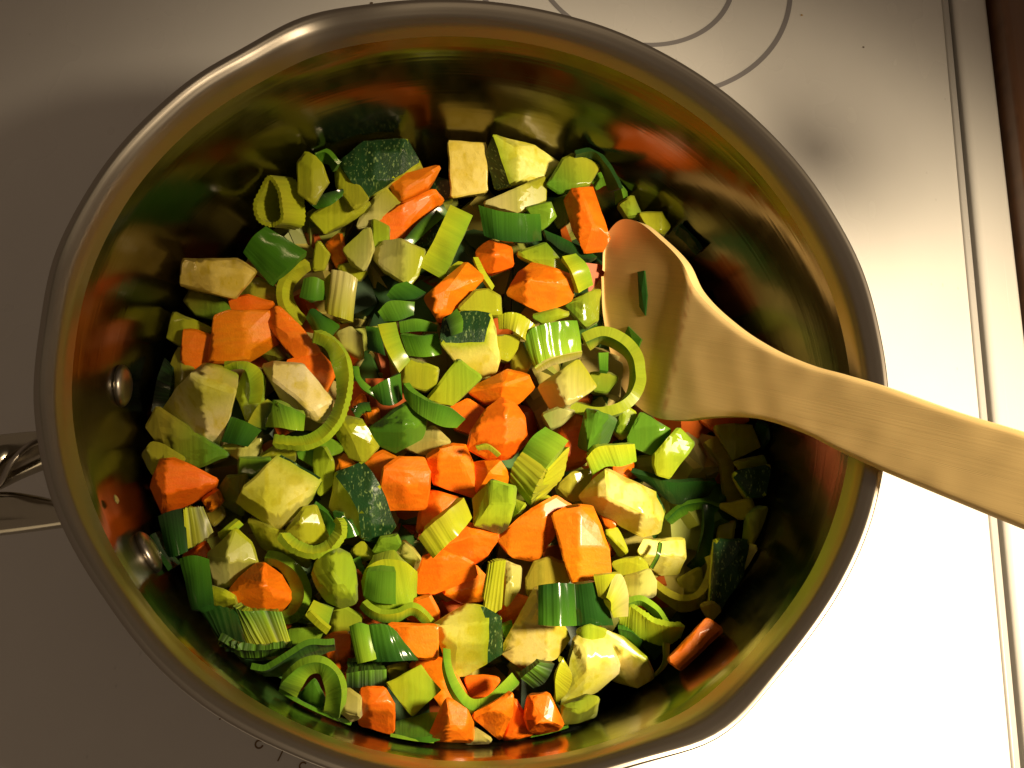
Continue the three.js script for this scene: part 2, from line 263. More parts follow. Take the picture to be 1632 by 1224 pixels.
// ---------------------------------------------------------------- the cooker top, its printed rings, the trim at its side and the wooden counter
{
  const a = at(1508, 0, 0), b = at(1622, 1224, 0), along = b.clone().sub(a).normalize(), out = new THREE.Vector3(-along.z, 0, along.x); if (out.x < 0) out.negate();
  const mid = a.clone().add(b).multiplyScalar(0.5), turn = Math.atan2(-out.z, out.x);
  const slab = (name, x0, x1, y0, y1, z0, z1, mat, r, parent) => { const m = mesh(name, new RoundedBoxGeometry(x1 - x0, y1 - y0, z1 - z0, 4, r), mat, parent || scene); m.position.copy(mid).addScaledVector(out, (x0 + x1) / 2).addScaledVector(along, (z0 + z1) / 2).setY((y0 + y1) / 2); m.rotation.y = turn; return m; };
  const blot = tex(512, 512, (x, y) => { const f = 0.93 + 0.05 * tn(x, y, 6, 6, 31) + 0.02 * tn(x, y, 40, 40, 32) - (tn(x, y, 170, 170, 33) > 0.985 ? 0.16 : 0); return [f, f * 0.995, f * 0.985]; });
  const rough = tex(256, 256, (x, y) => 0.55 + 0.35 * tn(x, y, 7, 7, 34) + 0.1 * tn(x, y, 40, 40, 35));
  for (const t of [blot, rough]) t.repeat.set(2, 2);
  const enamel = new THREE.MeshPhysicalMaterial({ color: new THREE.Color(0.8, 0.785, 0.755), map: blot, roughness: 0.34, roughnessMap: rough });
  const trimMat = new THREE.MeshPhysicalMaterial({ color: new THREE.Color(0.74, 0.72, 0.68), roughness: 0.3, roughnessMap: rough });
  const dark = new THREE.MeshStandardMaterial({ color: new THREE.Color(0.03, 0.027, 0.024), roughness: 0.8 });
  const top = slab('stovetop', -0.6, 0, -0.03, 0, -0.5, 0.45, enamel, 0.0015); top.userData.kind = 'structure';
  const body = slab('cooker_side', -0.58, 0.024, -0.12, -0.0305, -0.5, 0.45, dark, 0.002); body.userData.kind = 'structure';
  const trim = slab('side_trim', 0.0026, 0.0205, -0.03, 0.003, -0.5, 0.45, trimMat, 0.0028); trim.userData.kind = 'structure';
  const lip = slab('edge_lip', -0.0026, 0.0006, -0.02, 0.0012, -0.5, 0.45, new THREE.MeshPhysicalMaterial({ color: new THREE.Color(0.5, 0.485, 0.46), roughness: 0.28 }), 0.0008); lip.userData.kind = 'structure';
  const planks = tex(256, 512, (x, y) => { const g = 0.5 * tn(x, y, 60, 3, 41) + 0.5 * tn(x, y, 18, 2, 42); return [0.11 + 0.09 * g, 0.045 + 0.045 * g, 0.018 + 0.02 * g]; });
  planks.repeat.set(3, 3);
  const wood = slab('wooden_counter', 0.0225, 0.5, -0.05, 0.012, -0.5, 0.45, new THREE.MeshPhysicalMaterial({ map: planks, roughness: 0.35, clearcoat: 0.3 }), 0.003); wood.userData.kind = 'structure';
  // printed rings of the rear burner, four flat bands lying on the enamel
  const ink = new THREE.MeshStandardMaterial({ color: new THREE.Color(0.27, 0.255, 0.26), roughness: 0.4 });
  const c = at(1010, -60, 0), r1 = c.distanceTo(at(1150, 135, 0)), r2 = c.distanceTo(at(1035, 72, 0));
  for (const [r, w] of [[r1, 0.0024], [r2, 0.0024]]) { const m = mesh('burner_ring', new THREE.RingGeometry(r - w / 2, r + w / 2, 160, 1), ink, top); m.rotation.x = -Math.PI / 2; m.userData.kind = 'structure'; top.worldToLocal(m.position.copy(c).setY(0.00025)); m.rotation.set(-Math.PI / 2, 0, 0); }
  // crumbs and dried specks on the enamel
  const crumb = new THREE.MeshStandardMaterial({ color: new THREE.Color(0.1, 0.06, 0.03), roughness: 0.7 }), tan = new THREE.MeshStandardMaterial({ color: new THREE.Color(0.5, 0.33, 0.12), roughness: 0.6 });
  const specks = [[1376, 75, 1, 0, 'dark crumb alone on the white enamel beside the side trim'], [1278, 24, 1.2, 1, 'tan crumb near the outer burner ring'], [592, 5, 1.4, 0, 'dark crumb just behind the pan rim at the back'], [735, 4, 1, 1, 'tan smear of food behind the pan near the burner']];
  specks.forEach(([u, v, k, t, label], i) => { const g = new THREE.IcosahedronGeometry(0.0004 * k, 1), p = g.attributes.position; for (let j = 0; j < p.count; j++) { const q = 1 + 0.35 * noise(p.getX(j) * 3000 + i * 9, p.getY(j) * 3000, p.getZ(j) * 3000); p.setXYZ(j, p.getX(j) * q * 1.3, p.getY(j) * q * 0.6, p.getZ(j) * q); } g.computeVertexNormals(); const m = mesh(numbered('food_crumb'), g, t ? tan : crumb, scene); m.position.copy(at(u, v, 0.0003)); tag(m, label, 'crumb'); });
  // faint brown printed marks at the front edge, cut off by the pan
  const brown = new THREE.MeshStandardMaterial({ color: new THREE.Color(0.2, 0.12, 0.06), roughness: 0.6 });
  [[413, 1186, 0.0015, 1, 'faint brown printed letter e on the enamel, farthest from the frame edge'], [447, 1204, 0.0019, 0, 'faint brown printed stroke beside the letter e'], [483, 1221, 0.0014, 2, 'faint brown printed letter cut by the frame edge'], [352, 1143, 0.0009, 0, 'short faint brown printed dash apart from the letters']].forEach(([u, v, s, kind, label]) => {
    const g = kind === 0 ? new THREE.PlaneGeometry(0.0005, s * 2) : new THREE.RingGeometry(s * 0.62, s, 24, 1, kind === 1 ? 0.5 : 0.3, kind === 1 ? 5.2 : 3.6);
    const m = mesh(numbered('printed_mark'), g, brown, scene); m.position.copy(at(u, v, 0.0002)); m.rotation.set(-Math.PI / 2, 0, kind === 0 ? -0.45 : 0.3); tag(m, label, 'print');
  });
}

// ---------------------------------------------------------------- the saucepan
{
  const pan = new THREE.Group(); pan.name = 'saucepan'; scene.add(pan); tag(pan, 'round stainless steel saucepan with two pouring lips, full of chopped vegetables', 'saucepan');
  const brushed = tex(64, 512, (x, y) => 0.6 * tn(x, y, 3, 240, 51) + 0.4 * tn(x, y, 6, 90, 52));
  const smear = tex(256, 256, (x, y) => 0.62 + 0.5 * tn(x, y, 9, 5, 53) * tn(x, y, 30, 20, 54) + 0.12 * tn(x, y, 60, 60, 55));
  const steel = new THREE.MeshPhysicalMaterial({ color: new THREE.Color(0.175, 0.155, 0.12), metalness: 1, roughness: 0.22, roughnessMap: smear, bumpMap: brushed, bumpScale: 0.00002 });
  const prof = [[0.0001, 0.004], [0.05, 0.004], [0.085, 0.0042], [0.092, 0.006], [0.097, 0.01], [0.0995, 0.016], [0.1005, 0.03], [0.1015, 0.06], [0.103, 0.085], [0.1043, 0.1], [0.1051, 0.1058], [0.1061, 0.1095], [0.1073, 0.1122], [0.1088, 0.1139], [0.11, 0.1148], [0.1109, 0.1149], [0.1113, 0.1147], [0.1114, 0.1144], [0.1109, 0.1139], [0.1088, 0.1122], [0.1079, 0.1092], [0.107, 0.1045], [0.1062, 0.1], [0.1049, 0.06], [0.1042, 0.02], [0.103, 0.008], [0.099, 0.002], [0.09, 0.0005], [0.0001, 0.0005]].map((p) => new THREE.Vector2(...p));
  const curve = []; for (let i = 0; i + 1 < prof.length; i++) { const n = 3; for (let k = 0; k < n; k++) curve.push(prof[i].clone().lerp(prof[i + 1], k / n)); } curve.push(prof.at(-1));
  const SEG = 220, pos = [], uv = [], idx = [];
  for (let i = 0; i <= SEG; i++) {
    const th = i / SEG * Math.PI * 2; let run = 0;
    curve.forEach((p, j) => {
      if (j) run += p.distanceTo(curve[j - 1]);
      let r = p.x, y = p.y; const up = clamp((y - 0.088) / 0.027); 
      for (const [s, amp] of [[63, 0.0032], [245, 0.003]]) { let d = th - s * Math.PI / 180; d = Math.atan2(Math.sin(d), Math.cos(d)); const g = Math.exp(-d * d / (2 * 0.1 * 0.1)), sh = Math.exp(-Math.pow((Math.abs(d) - 0.2) / 0.06, 2)); r += up * up * (g * amp); y -= up * up * g * 0.0014; }
      r += up * 0.0003 * noise(Math.cos(th) * 5, y * 90, Math.sin(th) * 5) * 2;
      pos.push(r * Math.cos(th), y, r * Math.sin(th)); uv.push(th * 0.1 * 8, run * 8);
    });
  }
  const n = curve.length, shell = (name, j0, j1, mat) => {
    const P = [], U = [], I = [], m = j1 - j0 + 1;
    for (let i = 0; i <= SEG; i++) for (let j = j0; j <= j1; j++) { const k = i * n + j; P.push(...pos.slice(k * 3, k * 3 + 3)); U.push(uv[k * 2], uv[k * 2 + 1]); }
    for (let i = 0; i < SEG; i++) for (let j = 0; j + 1 < m; j++) { const a = i * m + j, b = a + m; I.push(a, a + 1, b, b, a + 1, b + 1); }
    const g = new THREE.BufferGeometry(); g.setAttribute('position', new THREE.Float32BufferAttribute(P, 3)); g.setAttribute('uv', new THREE.Float32BufferAttribute(U, 2)); g.setIndex(I); g.computeVertexNormals();
    const q = g.attributes.normal.array; for (let j = 0; j < m; j++) for (let k = 0; k < 3; k++) q[j * 3 + k] = q[(SEG * m + j) * 3 + k] = (q[j * 3 + k] + q[(SEG * m + j) * 3 + k]) / 2;
    mesh(name, g, mat, pan);
  };
  const lipSteel = steel.clone(); lipSteel.color.setRGB(0.36, 0.32, 0.27); lipSteel.roughness = 0.33; lipSteel.roughnessMap = null; lipSteel.bumpScale = 0.000012;
  shell('inner_wall', 0, 30, steel); shell('pouring_lip', 30, 60, lipSteel); shell('outer_wall', 60, n - 1, lipSteel);
  // handle: two bent steel arms that leave the wall and run together into one stem
  const bright = new THREE.MeshPhysicalMaterial({ color: new THREE.Color(0.46, 0.42, 0.33), metalness: 1, roughness: 0.17, roughnessMap: smear });
  const arm = (edgeA, edgeB, up, name, parent) => {
    const A = new THREE.CatmullRomCurve3(edgeA.map((p) => at(p[0], p[1], p[2] / 1000))), B = new THREE.CatmullRomCurve3(edgeB.map((p) => at(p[0], p[1], p[2] / 1000))), NN = 40, K = 28, ps = [], us = [], ix = [];
    for (let i = 0; i <= NN; i++) for (let j = 0; j <= K; j++) { const a = A.getPoint(i / NN), b = B.getPoint(i / NN), f = j / K * Math.PI * 2, c = Math.cos(f), x = 0.5 - 0.5 * Math.sign(c) * Math.pow(Math.abs(c), 0.8), q = a.lerp(b, x), s1 = Math.sin(f); q.y += up / 1000 * Math.sign(s1) * Math.pow(Math.abs(s1), 0.7); ps.push(q.x, q.y, q.z); us.push(i / NN, j / K); }
    for (let i = 0; i < NN; i++) for (let j = 0; j < K; j++) { const a = i * (K + 1) + j, b = a + K + 1; ix.push(a, b, a + 1, a + 1, b, b + 1); }
    const ge = new THREE.BufferGeometry(); ge.setAttribute('position', new THREE.Float32BufferAttribute(ps, 3)); ge.setAttribute('uv', new THREE.Float32BufferAttribute(us, 2)); ge.setIndex(ix); ge.computeVertexNormals();
    const m = mesh(name, ge, bright, parent); return m;
  };
  arm([[92, 692, 101], [60, 690, 102], [0, 695, 104], [-120, 705, 108], [-330, 716, 112]], [[100, 733, 97], [70, 745, 98], [30, 762, 100], [-10, 782, 104], [-60, 800, 107], [-330, 806, 110]], 4.5, 'upper_arm', pan);
  mesh('folded_edge', new THREE.TubeGeometry(new THREE.CatmullRomCurve3([[74, 698, 105], [45, 711, 107.5], [18, 738, 108.5], [-2, 772, 107], [-40, 800, 106]].map((p) => at(p[0], p[1], p[2] / 1000))), 40, 0.0008, 8), lipSteel, pan.getObjectByName('upper_arm'));
  arm([[112, 806, 97], [70, 793, 98], [0, 786, 102], [-60, 806, 105], [-330, 812, 110]], [[125, 836, 97], [80, 842, 98], [0, 852, 101], [-120, 862, 106], [-330, 880, 111]], 4.5, 'lower_arm', pan);
  const onWall = (u, v) => { let best = null, bd = 1; for (let h = 0.03; h < 0.1; h += 0.0005) { const p = at(u, v, h), r = h < 0.06 ? 0.1005 + (h - 0.03) * 0.033 : 0.1015 + (h - 0.06) * 0.028, d = Math.abs(Math.hypot(p.x, p.z) - r); if (d < bd) { bd = d; best = p; } } return best; };
  for (const [u, v] of [[194, 615], [236, 880]]) { const rv = mesh('rivet', new THREE.SphereGeometry(0.0062, 32, 20), lipSteel, pan), p = onWall(u, v); rv.position.copy(p); rv.lookAt(0, p.y, 0); rv.scale.set(1, 1, 0.42); }
  // a crumb of leek stuck to the wall between the rivets
  const p = onWall(182, 797), cg = new THREE.IcosahedronGeometry(0.0016, 2), cp = cg.attributes.position; for (let j = 0; j < cp.count; j++) { const q = 1 + 0.4 * noise(cp.getX(j) * 900, cp.getY(j) * 900, 5); cp.setXYZ(j, cp.getX(j) * 0.8 * q, cp.getY(j) * 1.25 * q, cp.getZ(j) * 0.3); } cg.computeVertexNormals();
  const cm = mesh('leek_crumb', cg, new THREE.MeshPhysicalMaterial({ color: new THREE.Color(0.5, 0.42, 0.12), ...wet }), scene); cm.position.copy(p).multiplyScalar(0.995).setY(p.y); cm.lookAt(0, p.y, 0); tag(cm, 'tiny pale crumb stuck to the steel wall between the two rivets', 'leek piece');
}

// ---------------------------------------------------------------- the wooden spatula: a flat blade and handle leaning over the rim
const SPOON = {};
{
  const pa = at(1050, 668, 0.062), pb = at(1401, 749, 0.1185), ROLL = 0.66;
  const along = pb.clone().sub(pa).normalize(), side = along.clone().cross(new THREE.Vector3(0, 1, 0)).normalize(); if (side.z > 0) side.negate();
  const flat = along.clone().cross(side); if (flat.y < 0) flat.negate();
  const N = flat.multiplyScalar(Math.cos(ROLL)).addScaledVector(side, -Math.sin(ROLL)).normalize(); if (N.dot(EYE.clone().sub(pa)) < 0) N.negate();
  const onFace = (u, v) => { const d = ray(u, v), k = pa.clone().sub(EYE).dot(N) / d.dot(N); return d.multiplyScalar(k).add(EYE); };
  SPOON.on = onFace; SPOON.n = N;
  const st = [[958, 430, 956, 440], [962, 380, 960, 510], [985, 351, 990, 618], [1012, 352, 1022, 654], [1050, 381, 1050, 667], [1084, 417, 1085, 669], [1107, 462, 1117, 665], [1164, 517, 1164, 663], [1226, 556, 1211, 668], [1283, 580, 1283, 692], [1330, 593, 1330, 716], [1401, 614, 1401, 749], [1520, 656, 1520, 799], [1632, 690, 1632, 845], [1760, 735, 1760, 897], [1960, 806, 1960, 978], [2010, 840, 2010, 975], [2026, 890, 2026, 930]];
  const E1 = new THREE.CatmullRomCurve3(st.map((s) => onFace(s[0], s[1])), false, 'centripetal'), E2 = new THREE.CatmullRomCurve3(st.map((s) => onFace(s[2], s[3])), false, 'centripetal');
  const NN = 190, K = 30, t = 0.0058, pos = [], uv = [], col = [], idx = [];
  const creaseA = onFace(1103, 448), creaseB = onFace(1062, 640), ax = pb.clone().sub(pa).normalize(), cr = creaseB.clone().sub(creaseA), cn = cr.clone().cross(N).normalize(); if (cn.dot(ax) < 0) cn.negate();
  for (let s = 0; s < 2; s++) for (let i = 0; i <= NN; i++) for (let j = 0; j <= K; j++) {
    const w = i / NN, x = j / K, p = E1.getPoint(w).lerp(E2.getPoint(w), x), q = p.clone(), d = p.clone().sub(creaseA).dot(cn), dip = clamp(-d / 0.012), edge = Math.pow(Math.abs(2 * x - 1), 10);
    p.addScaledVector(N, -(s ? t : dip * dip * (3 - 2 * dip) * 0.0018 * (1 - edge)) - (s ? -1 : 1) * 0.0007 * Math.pow(Math.abs(2 * x - 1), 24) + noise(q.x * 130, q.y * 130, q.z * 130) * 0.00015);
    pos.push(p.x, p.y, p.z); const f = q.clone().sub(pa); uv.push(f.dot(ax) * 7, f.dot(cn.clone().cross(N)) * 26 + s * 0.37);
    const stain = Math.exp(-Math.pow((d + 0.0006 * noise(x * 30, 2, 1)) / 0.0011, 2)) * (0.35 + 0.4 * noise(x * 60, 5, 2) + 0.3) * (s ? 0 : 1), damp = clamp(-d / 0.004) * 0.55;
    const tint = [1, 1, 1].map((v, k) => v * (1 - damp * [0.3, 0.45, 0.75][k]) * (1 - clamp(stain) * [0.35, 0.5, 0.6][k])); col.push(...tint);
  }
  const id = (s, i, j) => s * (NN + 1) * (K + 1) + i * (K + 1) + j;
  for (let i = 0; i < NN; i++) { for (let j = 0; j < K; j++) { idx.push(id(0, i, j), id(0, i, j + 1), id(0, i + 1, j), id(0, i, j + 1), id(0, i + 1, j + 1), id(0, i + 1, j)); idx.push(id(1, i, j), id(1, i + 1, j), id(1, i, j + 1), id(1, i, j + 1), id(1, i + 1, j), id(1, i + 1, j + 1)); } }
  const rimAdd = (list) => { const b = pos.length / 3; list.forEach((k) => { for (const s of [0, 1]) { const q = id(s, ...k) * 3; pos.push(pos[q], pos[q + 1], pos[q + 2]); uv.push(uv[id(0, ...k) * 2], 0.5 + s * 0.15); col.push(1.03, 1.03, 1.03); } }); for (let k = 0; k + 1 < list.length; k++) { const a = b + k * 2; idx.push(a, a + 2, a + 1, a + 1, a + 2, a + 3); } };
  const span = (n) => Array.from({ length: n + 1 }, (_, k) => k);
  rimAdd(span(NN).map((i) => [i, 0])); rimAdd(span(NN).map((i) => [NN - i, K])); rimAdd(span(K).map((j) => [0, K - j])); rimAdd(span(K).map((j) => [NN, j]));
  let g = new THREE.BufferGeometry(); g.setAttribute('position', new THREE.Float32BufferAttribute(pos, 3)); g.setAttribute('uv', new THREE.Float32BufferAttribute(uv, 2)); g.setAttribute('color', new THREE.Float32BufferAttribute(col, 3)); g.setIndex(idx); g.computeVertexNormals();
  const grain = tex(128, 1024, (x, y) => { const f = 0.55 * tn(x, y, 2, 300, 61) + 0.25 * tn(x, y, 5, 120, 62) + 0.2 * tn(x, y, 3, 24, 63), dash = tn(x, y, 14, 420, 64) > 0.86 ? 0.12 : 0, q = 0.88 + 0.13 * f - dash * 0.6; return [q, q * (0.985 + 0.02 * f), q * (0.95 + 0.05 * f)]; });
  const wood = new THREE.MeshPhysicalMaterial({ color: new THREE.Color(0.72, 0.52, 0.22), vertexColors: true, map: grain, bumpMap: grain, bumpScale: 0.00012, roughness: 0.55, clearcoat: 0.12, clearcoatRoughness: 0.4 });
  g.computeBoundingBox(); const base = g.boundingBox.getCenter(new THREE.Vector3()); base.y = g.boundingBox.min.y; g.translate(-base.x, -base.y, -base.z);
  const o = mesh('wooden_spatula', g, wood, scene); o.position.copy(base); tag(o, 'pale wooden spatula leaning over the pan rim with its blade in the vegetables', 'spatula');
  console.log('spatula', 'end', onFace(1632, 768).toArray().map((x) => x.toFixed(3)), 'rim', onFace(1401, 680).toArray().map((x) => x.toFixed(3)), 'tip', onFace(965, 440).toArray().map((x) => x.toFixed(3)), 'n', N.toArray().map((x) => x.toFixed(2)));
  // scraps of leaf stuck on the blade
  const bit = (label, pts, tone) => { const top = pts.map(([u, v]) => onFace(u, v).addScaledVector(N, -0.0014)), c = top.reduce((a, p) => a.add(p), new THREE.Vector3()).divideScalar(top.length), P = []; for (const p of top) { P.push(p.clone().addScaledVector(N, 0.0002), p.clone().addScaledVector(N, -0.0012)); } P.push(c.clone().addScaledVector(N, 0.0007)); const gg = new ConvexGeometry(P); gg.translate(-c.x, -c.y, -c.z); const m = mesh(numbered('leek_scrap'), gg, new THREE.MeshPhysicalMaterial({ color: new THREE.Color(...TONE[tone]), ...wet }), scene); m.position.copy(c); tag(m, label, 'leek piece'); };
  bit('long dark green scrap of leaf stuck on the spatula blade', [[1012, 432], [1023, 430], [1027, 470], [1024, 502], [1015, 488]], 'd');
  bit('diamond shaped green scrap of leaf low on the spatula blade', [[997, 519], [1018, 540], [1012, 556], [990, 535]], 'm');
}

// ---------------------------------------------------------------- the vegetables, piece by piece, from the far wall to the near wall
// -- far side of the pan, under the two pouring lips
courgette('thick zucchini chunk leaning on the far wall, dark speckled skin facing up', '544,260,-2s 582,228,2s 626,195,0s 648,224,3s 666,258,-1s 628,284,1s 585,312,-4s 561,286,0s 672,273,-8 647,281,-9', 3, { round: 1 });
carrot('small pointed carrot wedge resting below the dark zucchini skin at the far side', '619,289,-3 645,278,0 699,267,2 679,307,-4 635,327,-5 650,300,2', 3);
carrot('bent carrot piece under the pointed wedge, sloping toward the green strip', '608,349,-3 632,330,0 691,307,1 702,320,-2 691,330,-4 652,349,-2 640,376,-6 623,383,-7', 2);
leekSheet('upright pale leek ring open toward the far left wall, carrot seen through it', '432,362,-6 412,354,-6 404,325,-4 411,294,-1 428,280,2 443,295,2 450,325,0 448,352,-3 434,362,-6', '466,366,-14 448,358,-14 440,329,-12 447,298,-9 464,284,-5 479,299,-5 486,329,-6 484,356,-9 468,366,-13', 2, 'py', { thick: 1.3, ribs: 30, n: 60 });
leek('pale leek petal standing upright beside the open ring', '485,239,-1 476,258,-2 478,307,-6 500,322,-7 522,292,-4 512,262,-1 500,249,0', 2, 'py', { depth: 6 });
leekSheet('small mid green curl of leek behind the upright petal at the far side', '502,246 518,243 538,262', '508,262 522,262 530,274', 1, 'mg', {});
leek('long pale leek strip running down from the green curl beside the zucchini skin', '537,261,-4 547,266,-3 583,317,1 566,330,0 537,298,-3', 1, 'py', { depth: 6 });
leekSheet('dark green twisted scrap of leaf lying over the pale petals', '493,325,0 517,309,2 547,301,1', '505,334,-2 527,327,0 548,310,-1', 3, 'km', {});
leek('broad pale leek slab under the dark twisted scrap', '498,346,-3 551,312,0 586,325,0 578,338,-2 541,358,-3 517,368,-5', 2, 'yp');
leek('ribbed pale leek piece between the bent carrot and the broad slab', '581,332,-3 615,303,0 637,327,0 593,358,-3 571,361,-4', 2, 'pw');
leekSheet('broad mid green leek slab near the far left wall', '388,403,-3 406,380,-1 424,361,0', '431,454,-3 462,428,0 489,401,-1', 3, 'mm', { thick: 2.4, bulge: 1 });
leekSheet('pale C shaped leek curl below the broad green slab', '494,419,0 462,438,1 451,460,1 456,490,0 482,517,-3', '497,432,-5 476,446,-5 466,465,-4 472,488,-5 490,506,-7', 2, 'yp', { thick: 2.2 });
leek('pale leek cube with a white middle just left of its twin', '547,398,-4 588,364,0 597,394,0 581,430,-4 560,420,-6', 3, 'wy', { depth: 9 });
leek('yellow green leek flake behind the pair of pale cubes', '596,352,-2 620,361,0 618,390,-2 598,400,-3', 2, 'yl', { depth: 7 });
leek('pale leek cube with a broad white top, right one of the pair', '636,381,0 676,400,1 664,440,-1 652,454,-4 612,430,-2 594,405,-8 614,386,-6', 3, 'wy', { dir: [1, 0, 0.2], faces: 'abcde aefg' });
carrot('dim red carrot sliver between the pale leek cube and the far strip', '522,388,-2 542,374,0 553,413,0 539,425,-3', 1);
leek('yellow leek piece wedged under the left pale cube', '540,425,-2 566,418,0 585,432,-2 575,447,-4 552,442,-4', 1, 'yp');
leekSheet('long ribbed yellow leek strip right of the white topped cube', '718,326,2 700,365,2 686,393,1 667,424,-2', '754,343,1 735,384,1 722,412,0 706,446,-4', 3, 'yl', { ribs: 14, thick: 2.2 });
leekSheet('olive brown leaf strip lying against the bent carrot', '641,385,-1 672,350,0 706,325,0', '652,396,-3 684,366,-2 714,340,-2', 2, 'kg', {});
courgette('zucchini piece showing only dark skin behind the ribbed yellow strip', '664,378,-3s 712,346,0s 700,372,0s 690,394,-2s 668,396,-4s', 1);
courgette('yellow zucchini block standing on end against the far wall', '719,229,0 770,230,0 773,303,-7 748,308,-7 723,311,-7 774,262,-3', 2, { core: [0.68, 0.56, 0.12], outer: [0.62, 0.5, 0.09], faces: 'abce' });
courgette('dark skinned zucchini scrap in the gap left of the standing yellow block', '688,283,-2s 720,290,0s 720,317,-2s 700,322,-4s', 0);
courgette('large zucchini cube with glistening pale faces beside the far wall', '787,217,-1s 859,205,-1 890,261,-5 869,285,-8 813,295,-5s 820,233,1 847,279,-1 775,242,-7s 790,300,-11s', 4, { round: 0.9, faces: 'afge fbcdg aehi' });
leek('whitish leek chunk directly under the large far zucchini cube', '774,325,-3 818,303,0 867,285,0 869,317,-2 823,338,-2 788,332,-4', 3, 'wp');
leekSheet('glossy dark green leek band under the whitish chunk', '763,327,0 798,338,2 830,342,2 860,341,0', '772,376,-4 800,385,-2 830,388,-2 864,383,-5', 4, 'md', { bulge: 1.5 });
leek('bright green leek piece peeking from behind the glossy band', '840,332,-1 876,322,1 887,345,0 862,367,-3', 3, 'lg', { depth: 6 });
leek('dull green leek chunk right of the large far zucchini cube', '874,295,-3 896,254,0 913,246,0 955,263,-1 940,293,-2 891,307,-4', 3, 'gp');
leekSheet('dark leaf behind the dull green chunk against the far wall', '918,246 948,242 966,262 986,300', '916,258 942,256 956,270 970,306', 2, 'dk', {});
leekSheet('small leek ring tucked between the dull green chunk and the spatula tip', '944,292,0 966,282,1 986,293,0 993,316,-2', '950,302,-3 966,296,-2 978,304,-3 980,326,-5', 2, 'gg', { thick: 2.4 });
leek('dim olive chunk beside the standing carrot slice at the far side', '884,318,-2 905,312,0 908,350,-2 893,362,-4 880,345,-4', 1, 'gp');
carrot('standing carrot slice touching the tip of the spatula', '901,317,-3 912,302,0 942,299,1 957,338,1 971,383,-1 960,401,-4 935,403,-5 913,366,-4 926,300,2 948,360,2', 4, { depth: 9 });
leek('small pale chunk just beyond the spatula tip', '987,325,-2 1009,312,0 1021,342,-1 1000,347,-3', 2, 'pg');
leek('second small pale chunk along the upper edge of the spatula blade', '1021,341,-2 1053,337,0 1067,363,-2 1058,374,-4 1035,368,-3', 2, 'py');
leekSheet('dark leaf strip lying in the shade beyond the spatula edge', '1082,360 1100,372 1116,398', '1076,372 1092,385 1108,408', 1, 'kd', {});
carrot('short carrot cube under the glossy green band', '759,400,-3 783,383,-1 815,396,0 818,422,-3 781,435,-4 761,420,-5 794,402,2', 3);
leekSheet('thin pale rind curling around the short carrot cube', '754,410,0 763,432,0 784,463,-2', '762,410,0 772,430,0 788,456,-2', 3, 'yy', { thick: 2 });
carrot('broad carrot chunk with a ridge, left of the spatula blade', '811,467,-4 825,437,-1 847,420,0 882,428,0 915,443,-1 910,476,-4 864,498,-6 842,450,2 878,455,1', 3);
leek('flat dull leek piece resting on top of the broad carrot chunk', '826,405,-2 867,388,0 888,416,0 912,440,-2 884,437,-2 846,416,-1', 3, 'gy', { depth: 5 });
leekSheet('bright yellow green leek band draped beside the spatula blade', '896,409,0 912,436,1 923,467,-3', '918,403,0 937,425,1 945,454,-3', 4, 'yl', { thick: 2 });
leekSheet('dark green leaf under the standing carrot slice', '866,366 905,382 952,409', '872,382 900,402 940,414', 2, 'dk', {});
leek('dim yellow chunk against the lower left corner of the spatula tip', '903,486,-3 930,472,0 953,463,-1 951,511,-4 935,521,-5', 2, 'gp');
carrot('long carrot baton pointing at the spatula, beside the yellow dome', '678,476,-4 700,455,-1 744,420,0 768,442,-1 745,462,-2 700,511,-5 712,462,2', 3);
leek('yellow flake under the upper end of the long carrot baton', '707,440,-2 735,418,0 744,424,0 712,452,-3', 2, 'yy', { depth: 5 });
leek('rounded yellow zucchini coloured dome above the dark skinned block', '732,491,-2 756,464,0 776,460,0 797,474,-1 798,502,-3 770,505,-2', 3, 'yp');
// -- left side, along the wall
courgette('yellow zucchini slab against the left wall with a faint groove across it', '291,451,-4 294,416,-1 340,413,0 377,415,0 402,434,-1 374,471,-5 311,457,-6 318,422,1', 2, { core: [0.68, 0.52, 0.11], outer: [0.6, 0.43, 0.07] });
leek('dull leek crescent under the yellow slab at the left wall', '294,478,-4 306,461,-2 335,480,0 372,490,0 343,508,-2 313,500,-4', 1, 'gt');
leek('pale leek wedge at the left wall behind a small carrot', '268,537,-4 276,500,-1 308,512,0 340,528,0 300,540,-2 289,550,-4', 1, 'yp');
carrot('dim red carrot piece behind the largest block at the left', '366,478,-1 392,471,0 434,485,0 416,500,-3 372,500,-4', 2);
leek('tan leek slab between the broad green slab and the red carrot', '377,472,-4 411,444,0 441,461,0 442,490,-1 396,474,-2', 1, 'tp');
carrot('largest carrot block on the left, pale flat top edge', '335,576,-7 343,505,-1 367,495,1 428,498,1 441,547,-4 396,574,-7 365,577,-8 404,522,2 350,520,0', 3, { faces: 'ihfga hdef bcdhi' });
carrot('small carrot cube at the far left beside the largest block', '291,576,-4 296,527,0 313,527,1 338,537,0 336,576,-5 306,587,-6', 2);
carrot('slanting carrot slab right of the largest block', '421,503,-2 441,490,1 480,522,1 507,562,-2 477,574,-5 450,547,-4 463,530,2', 3);
carrot('flat red carrot piece half under the slanting slab and the long leek arc', '462,577,-1 507,561,0 535,591,0 514,601,-2 517,626,-4 492,598,-3', 2);
leek('pale pink edged wedge at the left wall beneath the small carrot cube', '269,591,-3 287,556,0 292,583,0 308,590,0 274,622,-4', 1, 'tp');
leekSheet('dark fibrous leaf hanging down the left wall', '262,570,-1 248,612,-1 240,656,-4', '275,585,0 272,620,0 262,652,-3', 1, 'kd', { mat: M.fibre, thick: 2 });
